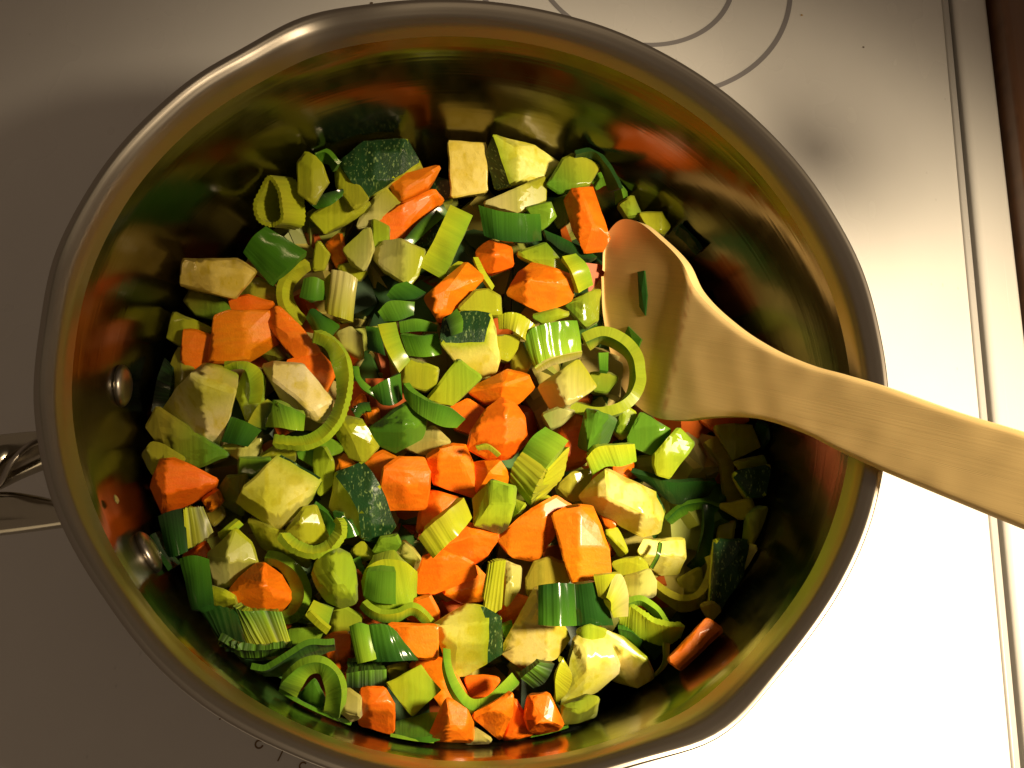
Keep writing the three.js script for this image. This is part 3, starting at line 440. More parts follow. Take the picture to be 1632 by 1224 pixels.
leekMany('pale leek stub with a frayed cut end beside two green squares', 'leek_slice', [['outer_layer', '528,430,1 552,436,1 570,446,0', '521,500,-3 542,508,-2 562,514,-4', 3, 'wp', { thick: 4, ribs: 5, bulge: 1 }], ['inner_layer', '518,446,-2 530,432,-2', '517,494,-6 526,502,-6', 3, 'py', {}]]);
leekSheet('small green leek square left of the pale frayed stub', '484,444,-1 500,442,0 516,448,-1', '478,474,-3 496,480,-2 518,478,-4', 3, 'gm', { bulge: 1 });
leekSheet('folded dark green leek flap under the pale frayed stub', '487,507,-1 497,493,0 514,500,0', '497,524,-3 524,539,-1 541,518,0', 2, 'dm', { bulge: 1 });
leek('pale pointed leek piece right of the folded dark flap', '536,532,-3 558,522,0 575,539,0 576,570,-3 546,555,-3', 2, 'pw');
leek('thin upright pale leek sliver above the pale frayed stub', '499,430,-3 508,386,0 524,404,0 516,430,-2', 1, 'py', { depth: 5 });
carrot('tiny red carrot corner beside the pale pointed leek piece', '553,563,-1 572,570,0 560,582,-2', 0);
// -- middle, upper part
courgette('zucchini block with a dark skin roof in the middle of the pan', '707,508,-1s 729,496,0s 755,495,1s 781,500,0s 776,522,1s 772,543,-1s 737,547,0s 702,545,-2s 795,577,-9 788,594,-10 766,601,-10 727,579,-8 789,522,-4', 4, { outer: [0.62, 0.48, 0.08], faces: 'abcdefgh hgfijkl defim' });
leekSheet('olive strip of leek stuck on the dark zucchini skin roof', '728,491,0 738,510,1 737,529,-1', '710,507,-1 716,522,0 719,536,-2', 5, 'gk', { thick: 1.2 });
leekSheet('ribbed yellow leek band draped right of the skin roofed block', '793,504,-1 810,498,1 830,501,1 853,518,-1', '794,525,-3 808,524,-1 822,530,0 838,544,-3', 4, 'yp', { ribs: 10, thick: 2 });
leek('small yellow leek plug between the ribbed band and the skin roofed block', '783,536,-1 806,533,0 828,536,0 825,557,-3 810,574,-5 781,568,-4', 3, 'yp');
leekMany('glossy green leek stub with a white cut end, mirror bright on top', 'leek_chunk', [['outer_layer', '837,548,-3 845,526,0 866,517,1 893,512,1 919,511,-1', '852,588,-7 858,580,-4 874,571,-3 900,564,-3 927,559,-5', 4, 'gl', { thick: 2, bulge: 0.5, mat: M.leaf, ribs: 5 }], ['cut_end', '853,588,-6 880,573,-4 928,560,-5', '856,594,-10 884,583,-8 926,568,-9', 4, 'pw', { thick: 3 }]]);
leek('tan yellow leek plug left of the glossy green stub', '815,566,-3 830,547,0 847,579,-1 839,593,-4 820,590,-5', 2, 'tp');
leek('thin pale strips lying between the broad carrot and the glossy stub', '850,505,-2 890,493,0 905,500,0 862,514,-2', 2, 'gy', { depth: 4 });
carrot('angular carrot chunk with a flat front, above the biggest middle carrot', '749,624,-5 785,602,-1 810,589,1 843,600,1 850,617,-2 827,641,-5 797,636,-3 770,640,-6 802,612,3', 3);
carrot('biggest carrot chunk in the middle, rounded right side in the light', '771,655,-3 800,633,0 817,640,2 837,664,0 841,705,-4 814,730,-7 780,734,-7 746,716,-6 750,690,-4 805,672,4 798,640,1', 4);
leekSheet('thin yellow rind lying on the foot of the biggest middle carrot', '758,712,1 776,709,2 797,726,1', '762,718,0 778,718,1 792,730,0', 5, 'yt', { thick: 0.8 });
carrot('dim carrot chunk under the curved green strip, left of the biggest one', '719,650,-2 746,636,0 771,655,0 754,691,-4 727,682,-4', 2);
leekSheet('curved green leek strip ending in a pale torn tip', '644,611,0 656,624,1 682,640,2 717,650,1 742,668,-2', '645,634,-3 657,652,-2 680,668,-1 706,680,-2 728,682,-3', 4, 'mg', { thick: 2.2 });
leek('ribbed lime leek wedge above the curved green strip', '683,636,-4 706,602,-1 731,574,1 766,601,1 742,624,-2 720,645,-4', 3, 'yl', { dir: [1, 0, -0.6] });
leek('tan leek cube left of the ribbed lime wedge', '642,588,-3 653,572,0 678,582,1 698,589,0 695,612,-3 680,622,-4 640,609,-4', 3, 'py');
leekSheet('upper green leek band with a shiny end, left of the skin roofed block', '636,513,0 666,508,1 697,517,0', '638,531,-2 668,528,-1 697,529,-2', 3, 'gm', {});
leekSheet('lower green leek band with a pale rim, left of the skin roofed block', '638,533,0 668,535,1 698,531,0', '650,567,-4 680,568,-3 704,564,-4', 3, 'mg', { bulge: 1 });
leekSheet('dark green leek square at the left of the pale upright strip', '583,520,-1 604,522,0', '586,556,-3 612,566,-2', 2, 'md', {});
leekSheet('pale upright leek strip crossing in front of the green bands', '602,518,1 610,543,1 621,567,0 637,594,-2', '631,513,1 636,534,1 643,554,0 654,574,-2', 4, 'yl', { thick: 2 });
leekSheet('bright green folded leaf under the white topped cube', '616,470,-1 630,455,0 648,448,1', '622,477,-2 660,478,-1 679,466,-1', 3, 'md', { bulge: 1 });
leekSheet('pale edged green leek slice below the bright folded leaf', '602,497,-1 619,480,1 661,481,0', '612,512,-3 634,511,-1 659,502,-2', 3, 'gm', {});
leekSheet('short green leek tube opening toward the red carrot bits', '587,621,-1 612,606,1 638,595,0', '600,632,-3 620,646,-2 641,636,-3', 3, 'md', { bulge: 1.5 });
leek('large dull green leek block below the short tube', '587,686,-4 622,660,0 650,641,0 680,660,0 673,698,-4 629,720,-6 604,708,-5 640,688,2', 3, 'gm', { dir: [-1, 0, 0.3] });
leekSheet('thin dark green curl of leek right of the long arc', '562,584,0 566,602,1 578,620,0 607,637,-2', '572,584,0 576,602,1 588,614,0 608,628,-2', 3, 'mg', { thick: 1.4 });
carrot('red carrot bit inside the thin dark curl', '566,642,-1 578,630,0 584,655,0 570,664,-2', 1);
carrot('second red carrot bit touching the large dull green block', '582,656,-1 600,652,0 602,672,-2 588,676,-2', 1);
leekSheet('frilly scrap of dark leaf beside the red carrot bits', '563,655 572,642 588,640', '568,668 580,656 592,654', 2, 'km', { fray: 0.6 });
leek('white leek chunk between the dull green block and the carrots', '647,711,-4 672,690,-1 690,680,0 716,704,0 682,727,-4 690,700,2', 2, 'wt');
// -- spatula side, middle
leek('pale leek cube with a whitish top beside the big ring', '888,603,0 922,574,1 950,615,0 905,648,-2 858,617,-7 880,657,-8', 4, 'wp', { dir: [0.7, 0, -0.7], faces: 'abcd adfe' });
leekSheet('big leek ring lying against the spatula blade', '912,640,-1 945,647,0 978,644,1 1003,627,1 1014,602,1 1010,571,1 990,547,1 960,536,1 934,546,0', '916,648,-8 945,655,-8 974,650,-8 994,633,-8 1003,606,-8 1000,578,-8 984,560,-8 958,549,-8 940,558,-7', 3, 'gp', { thick: 3.4 });
leek('dim pale chunk seen inside the big ring', '940,596,-2 972,594,0 984,604,0 968,626,-2 945,622,-3', 1, 'gp');
leekSheet('short green stub standing inside the big ring', '954,562 970,561', '956,590 969,592', 2, 'gm', {});
leek('small leek piece with a bright glint below the whitish cube', '864,660,-3 893,648,0 916,656,0 893,676,-3 876,682,-4', 3, 'gw');
carrot('carrot chunk half hidden behind the green block by the spatula', '893,686,-3 920,656,0 940,656,0 930,710,0 936,732,-4 922,742,-5 900,747,-6 908,708,0', 2);
leek('upright green leek block left of the spatula blade corner', '922,713,-6 935,652,0 950,654,2 969,661,1 981,669,-3 969,705,-7 937,720,-6 950,705,-1', 4, 'gm', { dir: [1, 0, 0], faces: 'abch cdefgh' });
leekSheet('ribbed leek band lying across below the upright green block', '934,730,-1 950,713,1 980,709,1 1011,707,0', '944,758,-4 966,744,-2 990,743,-2 1015,735,-3', 4, 'yl', { thick: 2.4, ribs: 14 });
leek('small pale stub between the upright green block and the spatula', '981,688,-3 996,648,0 1011,656,0 1009,688,-2 991,697,-4', 2, 'yg');
leek('dull green leek cube at the corner of the spatula blade', '1001,696,-3 1021,659,0 1067,686,0 1060,706,-3 1038,723,-5 1003,709,-5', 3, 'gg');
leek('ribbed leek chunk with a wet sparkle, end of the row under the spatula', '1040,726,-3 1070,693,1 1082,682,0 1107,705,-1 1089,731,-3 1065,762,-5 1047,757,-5 1041,742,-4', 4, 'yl', { dir: [1, 0, -0.4], grain: 1 });
carrot('red carrot edge under the ribbed band', '976,743,-1 1010,738,0 1003,758,-2 980,758,-2', 1);
leek('dull yellow piece behind the long pale zucchini', '1012,729,-2 1043,725,0 1041,753,-2 1018,758,-3', 1, 'tp');
leek('tan leek piece left of the long pale zucchini', '887,776,-3 914,753,0 942,750,0 930,797,-3 914,801,-4 890,785,-4', 2, 'tp');
courgette('long pale zucchini chunk with two lit facets, below the ribbed band', '924,790,-5 944,766,-1 965,748,0 997,765,0 1046,787,-1s 1058,817,-4s 1051,846,-7s 1027,854,-8 992,836,-8 941,809,-8 965,785,3 1000,790,3 1035,818,2', 4, { outer: [0.66, 0.5, 0.12] });
leekSheet('dark green leaf band arching behind the long pale zucchini', '1005,753,0 1034,760,1 1070,769,1 1108,766,0 1142,768,-3', '1050,786,-5 1058,796,-5 1070,803,-5 1100,800,-6 1130,790,-8', 2, 'dk', { thick: 1.8 });
carrot('thin carrot splinter beside the upright orange slab', '960,819,-1 968,820,0 979,838,0 972,844,-2', 2, { depth: 4 });
leek('slim yellow leek strip under the carrot splinter', '965,846,-1 980,841,0 999,880,-1 991,885,-3', 2, 'yy', { depth: 5 });
courgette('white zucchini cube with a dark thread of leaf on it', '1020,878,-2 1027,864,0 1056,860,1 1088,861,0 1091,888,-2 1080,911,-6 1054,913,-6 1034,902,-5 1062,884,3', 2, { faces: 'bcdei iefgha' });
leekSheet('dark thread of leaf lying on the white zucchini cube', '1051,863,2 1047,882,3 1036,905,0', '1056,866,2 1052,886,3 1041,908,0', 3, 'gk', { thick: 1 });
leek('upper pale leek lump below the white zucchini cube', '976,898,-2 998,890,1 1021,888,0 1036,906,-2 1010,914,-3 988,916,-4', 3, 'py');
leek('lower pale leek lump with a wet glint, beside the yellow petal', '994,921,-2 1018,916,1 1037,907,1 1046,925,-1 1043,949,-4 1004,954,-4', 3, 'wp');
// -- shaded side of the pan under the spatula
carrot('dark red carrot piece in the shade right under the spatula edge', '1117,668,-2 1150,662,0 1190,668,0 1141,687,-3', 0);
leek('dim tan leek chunk in the shade below the spatula handle', '1140,682,-2 1170,676,0 1198,680,0 1209,711,-2 1168,731,-4', 0, 'tp');
leekSheet('dim leek strip hanging down in the shade under the spatula', '1122,705,0 1145,735,1 1152,768,0 1160,800,-2', '1150,690,0 1168,728,1 1172,766,0 1184,796,-2', 0, 'tt', { thick: 2 });
leekSheet('dim green leaf at the shaded wall beside the tan chunk', '1206,674 1224,682 1222,700', '1200,690 1212,702 1214,716', 0, 'dk', {});
leek('small olive bar lying above a dark skinned block in the shade', '1172,739,-1 1216,728,0 1222,740,-1 1180,750,-2', 0, 'gt', { depth: 4 });
courgette('dark skinned zucchini block in the shade near the wall', '1171,755,-1s 1224,743,0s 1220,790,-3s 1192,792,-4s', 0, {});
leek('pale triangle of leek in the shade beside a green ring', '1150,806,-2 1197,797,0 1206,820,-2 1180,826,-3', 0, 'pt', { depth: 6 });
leekSheet('dark green leaf ring arching in the shade right of the long zucchini', '1062,829,-2 1084,810,0 1115,801,1 1149,809,-1', '1070,836,-5 1090,822,-3 1115,812,-2 1140,820,-4', 1, 'dg', { thick: 1.6 });
leekSheet('dark green arm of leaf coming down from the shaded ring', '1120,803,1 1122,840,0 1112,880,-1 1096,904,-3', '1138,808,1 1138,846,0 1128,890,-1 1110,912,-3', 1, 'kd', { thick: 1.6 });
leek('small tan leek cube inside the shaded leaf ring', '1148,836,-2 1171,830,0 1168,862,-2 1144,862,-3', 0, 'tp', { depth: 6 });
leek('olive leek chunk close to the shaded wall', '1194,821,-3 1214,812,0 1235,814,-1 1232,850,-4 1206,870,-5', 0, 'gt');
courgette('zucchini chunk in the shade, dark speckled skin toward the viewer', '1144,864,0s 1189,867,0s 1192,920,-3s 1196,985,-8s 1150,990,-8s 1142,920,-2s', 1);
courgette('pale zucchini wedge against the shaded wall', '1187,870,-2 1206,872,0 1229,888,-2 1218,920,-4 1202,953,-8 1190,900,-3', 0);
leek('small tan leek bit caught in the dim ring', '1081,923,-1 1100,912,0 1115,906,0 1122,940,-2 1088,951,-3', 1, 'tp', { depth: 6 });
leekSheet('dim leek ring sweeping round the small tan bit in the shade', '1040,930,-2 1060,946,0 1085,958,1 1114,953,1 1131,930,1 1138,903,0 1133,884,-1', '1040,945,-6 1060,962,-5 1085,976,-5 1118,968,-5 1136,945,-5 1143,916,-6 1142,890,-6', 2, 'tp', { thick: 2.2 });
carrot('dark red carrot bar by the shaded near wall', '1066,1056,-1 1098,1022,0 1131,987,0 1164,1016,-1 1130,1054,-2 1097,1091,-2', 4);
leek('small dim leek bit above the dark red carrot bar', '1119,964,-1 1135,962,0 1150,975,-1 1140,992,-3', 0, 'tt', { depth: 6 });
leekSheet('thin pale strip running down in the shade left of the red carrot bar', '1058,1025,0 1056,1055,-1 1046,1082,-3', '1068,1026,-1 1064,1058,-2 1054,1084,-4', 1, 'gt', { thick: 1.4 });
// -- middle of the pan
carrot('carrot chunk with its left end tucked behind dark zucchini skin', '580,738,-3 611,718,0 631,729,0 620,750,-1 605,772,-4', 2);
carrot('square carrot chunk with a rounded top, right of the dark zucchini skin', '603,811,-8 611,746,-1 633,727,0 677,729,1 687,751,-1 684,780,-4 677,811,-8 640,745,3', 4, { faces: 'bcdeh ahefg' });
carrot('middle carrot chunk of the row of three below the biggest one', '682,726,-3 700,714,0 721,707,1 741,709,1 755,741,-2 758,790,-7 741,785,-7 692,770,-6 737,735,1', 3);
carrot('right carrot chunk of the row of three below the biggest one', '753,740,-4 774,735,0 797,734,1 812,758,-2 806,776,-5 760,785,-5 780,752,2', 3);
carrot('small carrot end peeking left of the dark zucchini skin', '530,733,-3 549,721,0 567,736,0 537,751,-3', 1);
carrot('glistening carrot chunk under the slanting ribbed slice', '670,817,-5 689,783,0 728,795,1 700,826,0 668,846,-5', 2);
leekSheet('slanting ribbed leek slice lying across two carrots', '666,857,-3 683,838,0 706,818,1 739,793,0', '690,890,-6 706,872,-3 726,853,-2 752,825,-3', 5, 'py', { thick: 3.2, ribs: 20, bulge: 1 });
leek('pale green leek cube with a notch, standing among the carrots', '755,795,-4 785,764,1 822,775,1 821,801,-1 812,808,-2 812,833,-5 802,849,-8 755,837,-8 780,800,3', 5, 'yl', { faces: 'bcdi idefgh abih' });
leek('small leek sliver right of the notched cube', '824,797,-1 837,803,0 826,818,0 812,832,-3', 3, 'yl', { depth: 5 });
carrot('carrot chunk right of the slanting ribbed slice', '709,868,-3 741,832,0 795,854,0 778,884,-4 753,899,-6 748,850,2', 3);
carrot('flat carrot block below the slanting ribbed slice', '665,918,-3 674,888,0 706,872,0 755,900,1 758,916,-2 692,945,-6 665,943,-6', 3);
carrot('darker carrot block tucked under the flat one', '709,944,-2 758,903,0 773,918,0 770,954,-5 736,958,-5', 2);
carrot('broad carrot block left of the upright orange slab', '792,861,-5 820,834,-1 850,808,1 888,791,1 912,807,0 883,820,-1 885,846,-4 853,895,-8 817,888,-8 866,820,2', 4);
carrot('upright orange carrot slab, brightest and tallest of the middle', '881,819,0 900,808,2 921,803,2 943,807,1 958,836,1 970,880,-1 971,915,-4 914,928,-5 897,880,-2 884,840,0', 5, { depth: 10 });
leekMany('large leek barrel, green outer layer and cut rings showing', 'leek_chunk', [['outer_layer', '832,721,-2 848,700,0 869,680,0', '870,748,2 888,726,3 906,703,1', 4, 'gl', { thick: 5, bulge: 1 }], ['cut_side', '813,768,-7 822,742,-4 834,720,-2', '848,808,-7 858,778,-1 872,746,2', 4, 'lp', { thick: 6, bulge: 1.5, along: true, ribs: 6 }], ['cut_end', '848,808,-7 860,776,-2 872,746,2', '876,782,-7 898,757,-4 908,712,0', 4, 'yp', { thick: 5, ribs: 7 }]]);
leek('small yellow stub under the foot of the leek barrel', '846,806,-3 870,790,0 884,798,0 868,818,-3', 2, 'yp', { depth: 6 });
// -- left, below the long arc
leekSheet('long curved ribbed leek strip sweeping past the white slab', '500,527,1 531,540,2 551,566,2 556,603,2 551,642,1 537,677,0 514,700,-1 484,710,-2 434,707,-4', '497,545,-2 518,556,-1 530,580,-1 535,610,-1 535,642,-2 524,668,-3 505,686,-3 478,696,-4 437,693,-6', 4, 'yl', { thick: 2.2, ribs: 34, n: 70 });
courgette('flat white zucchini slab in front of the carrots on the left', '423,584,-2 437,579,1 482,581,1 502,610,1 526,640,0 524,667,-4 509,670,-5 477,653,-5 450,638,-5 445,625,-4 436,604,-2 440,612,1 500,655,1', 3, { core: [0.76, 0.66, 0.36], outer: [0.7, 0.58, 0.18], faces: 'bcdeml klmghij' });
leek('olive leek scrap between the largest carrot block and the white slab', '415,560,-2 438,548,0 455,570,0 430,576,-3', 1, 'gt');
leekSheet('yellow leek hoop arching behind the biggest pale zucchini', '357,583,-1 376,576,1 396,577,2 414,588,1 420,612,0 416,641,-4', '364,590,-3 378,588,0 391,590,1 396,604,0 398,622,-2 396,645,-6', 3, 'yl', { thick: 2 });
leek('yellow green leek piece inside the hoop behind the zucchini', '377,625,-3 392,590,0 410,610,0 420,641,-1 396,669,-4', 2, 'yl');
courgette('biggest pale zucchini chunk, near the left wall, seeds showing', '262,655,-8 281,620,-3 306,597,0 328,579,0s 352,584,0s 377,597,-1s 374,625,-3 365,662,-6 347,713,-9 313,706,-9 271,669,-10 318,606,3 306,640,1', 4, { round: 1, core: [0.78, 0.68, 0.3], faces: 'lghijm abclmjk cdefgl' });
leek('long olive zucchini coloured leek slab under the biggest pale chunk', '239,681,-4 254,654,0 301,689,1 337,712,1 357,723,0 318,741,-4 269,724,-4', 2, 'gt');
leek('yellow leek end at the left wall above an orange wedge', '227,726,-4 242,706,0 264,711,0 292,731,0 257,737,-3 247,757,-5', 2, 'yt');
leekSheet('dark green leek square below the biggest pale zucchini', '367,664,0 392,672,1 417,686,0', '354,704,-3 376,708,-1 395,712,-2', 3, 'md', {});
leek('whitish torn leek piece under the dark green square', '357,714,-3 391,713,0 416,701,0 409,729,-3 382,733,-3', 2, 'wy', { depth: 6 });
leekMany('bright green leek tube with glints, above the long curved strip', 'leek_chunk', [['outer_layer', '430,652,0 438,637,1 462,645,2 487,661,0', '424,680,-5 446,680,-2 466,683,-2 484,686,-4', 4, 'gl', { thick: 2.5, bulge: 2, mat: M.leaf }], ['inner_layer', '394,675,-4 410,648,-2 426,636,-1', '424,686,-6 430,668,-4 436,642,-2', 4, 'pm', { thick: 2 }]]);
leek('yellow leek lump below the end of the long curved strip', '416,729,-3 438,711,0 470,716,0 471,732,-3 445,738,-4', 2, 'yp');
leek('light green leek piece above the big square zucchini', '382,731,-2 430,732,0 412,757,-2 382,758,-3', 2, 'gl');
leekSheet('bright green leek strip behind the big square zucchini', '470,712,0 497,706,0', '476,730,-2 505,748,-3', 2, 'mg', {});
leek('yellow leek petal right of the big square zucchini', '504,713,-2 518,712,0 529,730,0 531,772,-4 511,788,-5 501,738,-3', 3, 'yl');
leek('small lime leek flake above the yellow petal', '507,708,-1 516,698,0 549,713,0 526,726,-2', 2, 'lg', { depth: 5 });
leek('plump pale leek piece above the dark zucchini skin', '534,684,-4 545,664,0 575,668,1 602,713,-1 580,736,-5 558,729,-6 562,690,3', 3, 'py');
courgette('big square zucchini with pale flat top, left of the dark skin', '389,777,-1 417,751,0 446,725,0s 478,744,0s 511,765,-1s 499,794,-5s 446,842,-10 423,833,-11 379,801,-9 442,812,0', 5, { round: 0.9, faces: 'abcdej ajghi ejgf' });
courgette('zucchini chunk with curved dark skin and a pale crescent side', '537,753,-2s 557,744,0s 576,737,0s 592,753,1s 606,773,0s 603,812,-2s 612,828,-4s 628,841,-8s 618,856,-9s 600,864,-10s 580,858,-8s 575,820,-2s 558,782,-1s 526,809,-9 534,770,-5 564,842,-11', 4, { outer: [0.6, 0.5, 0.07] });
leek('dull olive chunk left of the big square zucchini', '350,778,-4 362,760,0 391,757,0 389,787,0 379,806,-3 386,819,-5 355,803,-5', 2, 'gt');
leek('pale leek block with a frayed front below the big square zucchini', '399,829,-4 421,836,0 455,848,1 497,876,0 490,902,-6 455,888,-7 416,870,-8', 3, 'yp');
leek('yellow triangular leek wedge beside the dark green flaps', '455,848,-2 472,830,0 487,806,0 503,804,1 524,860,-3 490,868,-3', 4, 'yp');
leekSheet('yellow leek arc hooked around the triangular wedge', '446,848,0 466,873,1 500,885,1 528,874,1 545,852,1 545,834,0 536,824,-2', '460,848,-3 476,862,-2 500,870,-2 522,861,-2 533,845,-2 534,836,-3 530,830,-4', 5, 'yl', { thick: 2, ribs: 24 });
leekSheet('dark green flap right of the triangular wedge', '499,806,0 520,818,0 536,836,-1', '505,812,-2 522,850,-3 530,862,-4', 3, 'dm', {});
leekSheet('dark green leaf square under the curved zucchini skin', '530,815,0 548,818,0 560,830,0', '541,858,-3 560,856,-2 580,848,-3', 3, 'dm', { bulge: 1 });
leek('small yellow bit below the curved zucchini skin', '560,878,-2 578,865,0 597,885,-1 578,894,-3', 2, 'yp', { depth: 6 });
leekSheet('green curl beside the round lime leek lumps', '562,892,0 570,905,0 584,925,-2', '574,886,0 580,905,0 590,920,-2', 2, 'gm', {});
// -- lower left, along the near wall
carrot('bright orange carrot wedge touching the left wall above a dark leaf', '242,777,-6 247,755,-2 257,733,0 276,730,1 310,746,1 345,765,-1 342,778,-5 303,802,-8 261,817,-9 262,770,2', 3);
carrot('small orange carrot edge behind the bright wedge', '325,798,-2 347,782,0 354,797,-1 336,812,-3', 2);
leek('dull orange tinted leek piece under the small carrot edge', '330,812,-3 352,800,0 358,822,-1 340,836,-4', 1, 'tt');
leekMany('dark leaf wedge with pale fibrous end by the left rivet', 'leek_leaf', [['leaf_face', '253,822,0 270,815,1 294,809,1', '266,887,-4 282,886,-2 300,878,-2', 4, 'kd', { bulge: 0.8 }], ['fibrous_end', '292,810,1 307,806,1 323,806,0', '296,878,-3 318,866,-2 341,850,-3', 4, 'yp', { mat: M.fibre, thick: 2, fray: 0.5 }]]);
leekSheet('thin dark green leaf slipping down the wall under the dark wedge', '240,852,-2 258,882,-3 276,905,-6', '254,846,-1 270,876,-2 288,898,-5', 2, 'kd', {});
carrot('carrot triangle between the dark wedge and the pale leek drum', '294,888,-4 312,876,0 328,866,1 336,884,-1 318,896,-4', 2);
leek('pale leek drum with a whitish middle near the left wall', '332,882,-4 352,862,0 377,843,1 400,862,1 411,898,-1 390,916,-4 367,933,-7 348,938,-8 335,902,-7 362,884,3', 4, 'wy', { dir: [0.5, 0, -0.7], faces: 'abcdefghi' });
leekSheet('slim yellow leek strip above the pale drum', '348,855,0 364,842,1 381,829,0', '356,862,-2 372,850,-1 388,836,-2', 3, 'yl', {});
leekSheet('green leek rectangle standing against the left wall', '286,891,0 310,889,1 333,892,0', '300,978,-5 320,974,-4 342,964,-4', 4, 'md', { thick: 2, bulge: 1 });
leek('small bright yellow leek block between the green rectangle and a carrot', '328,962,-3 335,934,0 356,941,1 377,953,0 379,966,-3 356,970,-4', 4, 'yy', { depth: 5 });
carrot('large bright orange carrot half round near the left wall', '365,941,-4 384,919,-1 408,897,1 420,896,1 451,918,0 464,943,-3 463,957,-6 448,974,-8 411,972,-7 380,960,-6 425,930,4', 4);
leekSheet('leek hoop curling round the large half round carrot', '422,888,0 446,892,1 466,905,1 481,930,1 482,957,0 468,978,-2 448,980,-4', '420,900,-4 442,905,-4 456,920,-3 464,940,-3 464,958,-4 456,970,-5 446,974,-6', 3, 'gl', { thick: 2.6 });
leekMany('big dark leaf bundle with a frayed fibrous edge by the near left wall', 'leek_leaf', [['leaf_face', '316,971,0 345,972,1 378,976,1', '338,1035,-6 366,1036,-4 394,1032,-3', 4, 'dk', { bulge: 1, ribs: 6 }], ['fibrous_end', '370,966,1 384,972,2 416,973,2 449,975,1', '394,1031,-3 416,1031,-2 442,1032,-2 465,1029,-3', 4, 'gy', { mat: M.fibre, thick: 2.4, ribs: 9 }], ['frayed_edge', '338,1030,-3 380,1036,-2 420,1035,-2 464,1030,-3', '344,1042,-7 385,1047,-6 420,1049,-6 448,1043,-7', 4, 'kg', { mat: M.fibre, fray: 0.8, thick: 2 }]]);
leekSheet('dark leaf underneath the big fibrous bundle', '342,1042,0 390,1050,0 446,1050,-1', '352,1062,-4 395,1070,-3 430,1068,-4', 2, 'kd', {});
leekSheet('curved green leek leaf rising over a carrot near the left wall', '390,1078,-2 425,1070,-1 455,1050,1 490,1031,2 533,1026,1', '420,1080,-4 450,1076,-2 474,1065,-1 500,1052,0 535,1038,0', 4, 'dg', { thick: 1.6 });
leek('flat green leek bar right of the fibrous bundle', '460,1006,-2 486,1003,0 515,1004,0 505,1026,-3 463,1027,-3', 3, 'gl', { depth: 5 });
leek('small lime flake under the half round carrot', '459,977,-1 480,978,0 502,988,-1 486,990,-2 462,985,-2', 2, 'yl', { depth: 4 });
leekMany('bright yellow leek fold with a sharp lit edge', 'leek_slice', [['lit_face', '487,980,0 500,956,0', '520,1010,-2 530,970,0', 4, 'yl', { thick: 2 }], ['lit_edge', '486,981,0 504,998,0 520,1011,-1', '494,974,1 510,990,1 526,1003,0', 4, 'yy', { thick: 1.5 }]]);
leek('lime leek chunk right of the bright yellow fold', '524,974,-3 547,967,0 576,982,0 573,1001,-2 531,1008,-4', 3, 'lp');
leek('tall lime leek lump with a bumpy outline, left of a round one', '496,916,-4 502,894,-1 520,881,1 536,871,0 557,881,0 565,900,0 561,908,0 568,916,-1 566,962,-6 546,968,-8 524,960,-8 505,938,-6 528,905,4 545,930,3', 5, 'yl', { round: 1.4 });
leekMany('round lime leek lump with a square green patch', 'leek_chunk', [['round_layer', '575,925,-4 588,897,0 612,886,1 640,889,1 665,909,-2', '582,951,-8 600,965,-7 626,970,-7 653,968,-7 664,946,-6', 4, 'yl', { thick: 6, bulge: 2.5 }], ['green_patch', '585,909,3 608,907,4 631,911,4', '579,948,-3 604,958,-2 631,962,-2', 4, 'gg', { thick: 3, bulge: 1 }]]);
leek('light green leek end behind the round lime lump', '596,879,-3 606,856,0 633,851,0 641,864,0 625,887,-3', 3, 'gl');
leek('whitish leek core beside the light green end', '625,884,-3 643,862,0 658,874,1 670,893,0 665,908,-3', 3, 'wp');
leekSheet('wavy leek strip in front of the round lime lump', '577,960,0 590,972,1 608,979,1 634,976,1 658,970,1 677,979,0 690,996,-2', '573,968,-2 588,984,-2 608,992,-2 634,992,-2 656,982,-2 668,990,-2 680,998,-4', 4, 'yg', { thick: 1.8 });
leekMany('glossy leek slab, light green one side and dark ribbed the other', 'leek_leaf', [['light_layer', '557,998,0 572,992,1 590,996,1', '570,1058,-1 584,1054,0 600,1050,0', 5, 'gl', { bulge: 1, mat: M.leaf }], ['dark_layer', '588,995,1 614,995,1 634,1008,0', '596,1054,-1 630,1053,0 667,1052,-1', 5, 'md', { bulge: 1, ribs: 7 }]]);
carrot('triangular carrot slice lying over the glossy leek slab', '618,996,-1 655,996,1 697,998,1 697,1050,-3 670,1050,-3 645,1022,-1', 5, { depth: 8 });
carrot('upright carrot chunk behind the leek arch by the near wall', '505,1024,-5 530,1009,0 554,1009,1 553,1066,-6 540,1082,-9 520,1056,-5 533,1030,2', 3);
carrot('dim carrot piece behind the flat green bar', '455,1045,-3 480,1030,0 500,1028,0 478,1052,-3', 1);
leekSheet('striped fibrous leaf stick near the near wall', '552,1073,0 584,1069,1 616,1067,0', '552,1096,-2 584,1095,-1 616,1093,-2', 4, 'gk', { mat: M.fibre, thick: 3 });
leekSheet('thin striped leaf just above the fibrous stick', '553,1055,0 580,1054,1 608,1058,0', '556,1070,-2 582,1068,-1 608,1068,-2', 3, 'kg', { mat: M.fibre });
leek('bright lime leek square tilted on the carrots near the near wall', '617,1089,-1 644,1075,0 671,1061,1 701,1099,0 680,1120,-2 657,1141,-3', 5, 'yl', { depth: 6, round: 0.5, dir: [1, 0, 1] });
leek('tan leek cube behind the bright lime square', '617,1065,-3 650,1058,0 653,1072,0 625,1086,-3', 2, 'tp');
carrot('tall curved carrot chunk standing at the near wall', '564,1181,-9 568,1130,-3 576,1096,0 613,1098,2 628,1120,0 630,1138,-2 618,1194,-9 590,1189,-9 604,1110,3', 4, { depth: 8 });
leek('white leek tip left of the tall curved carrot', '545,1098,-2 557,1097,0 575,1108,0 574,1146,-3 560,1153,-4 545,1138,-3', 5, 'wt', { depth: 6 });
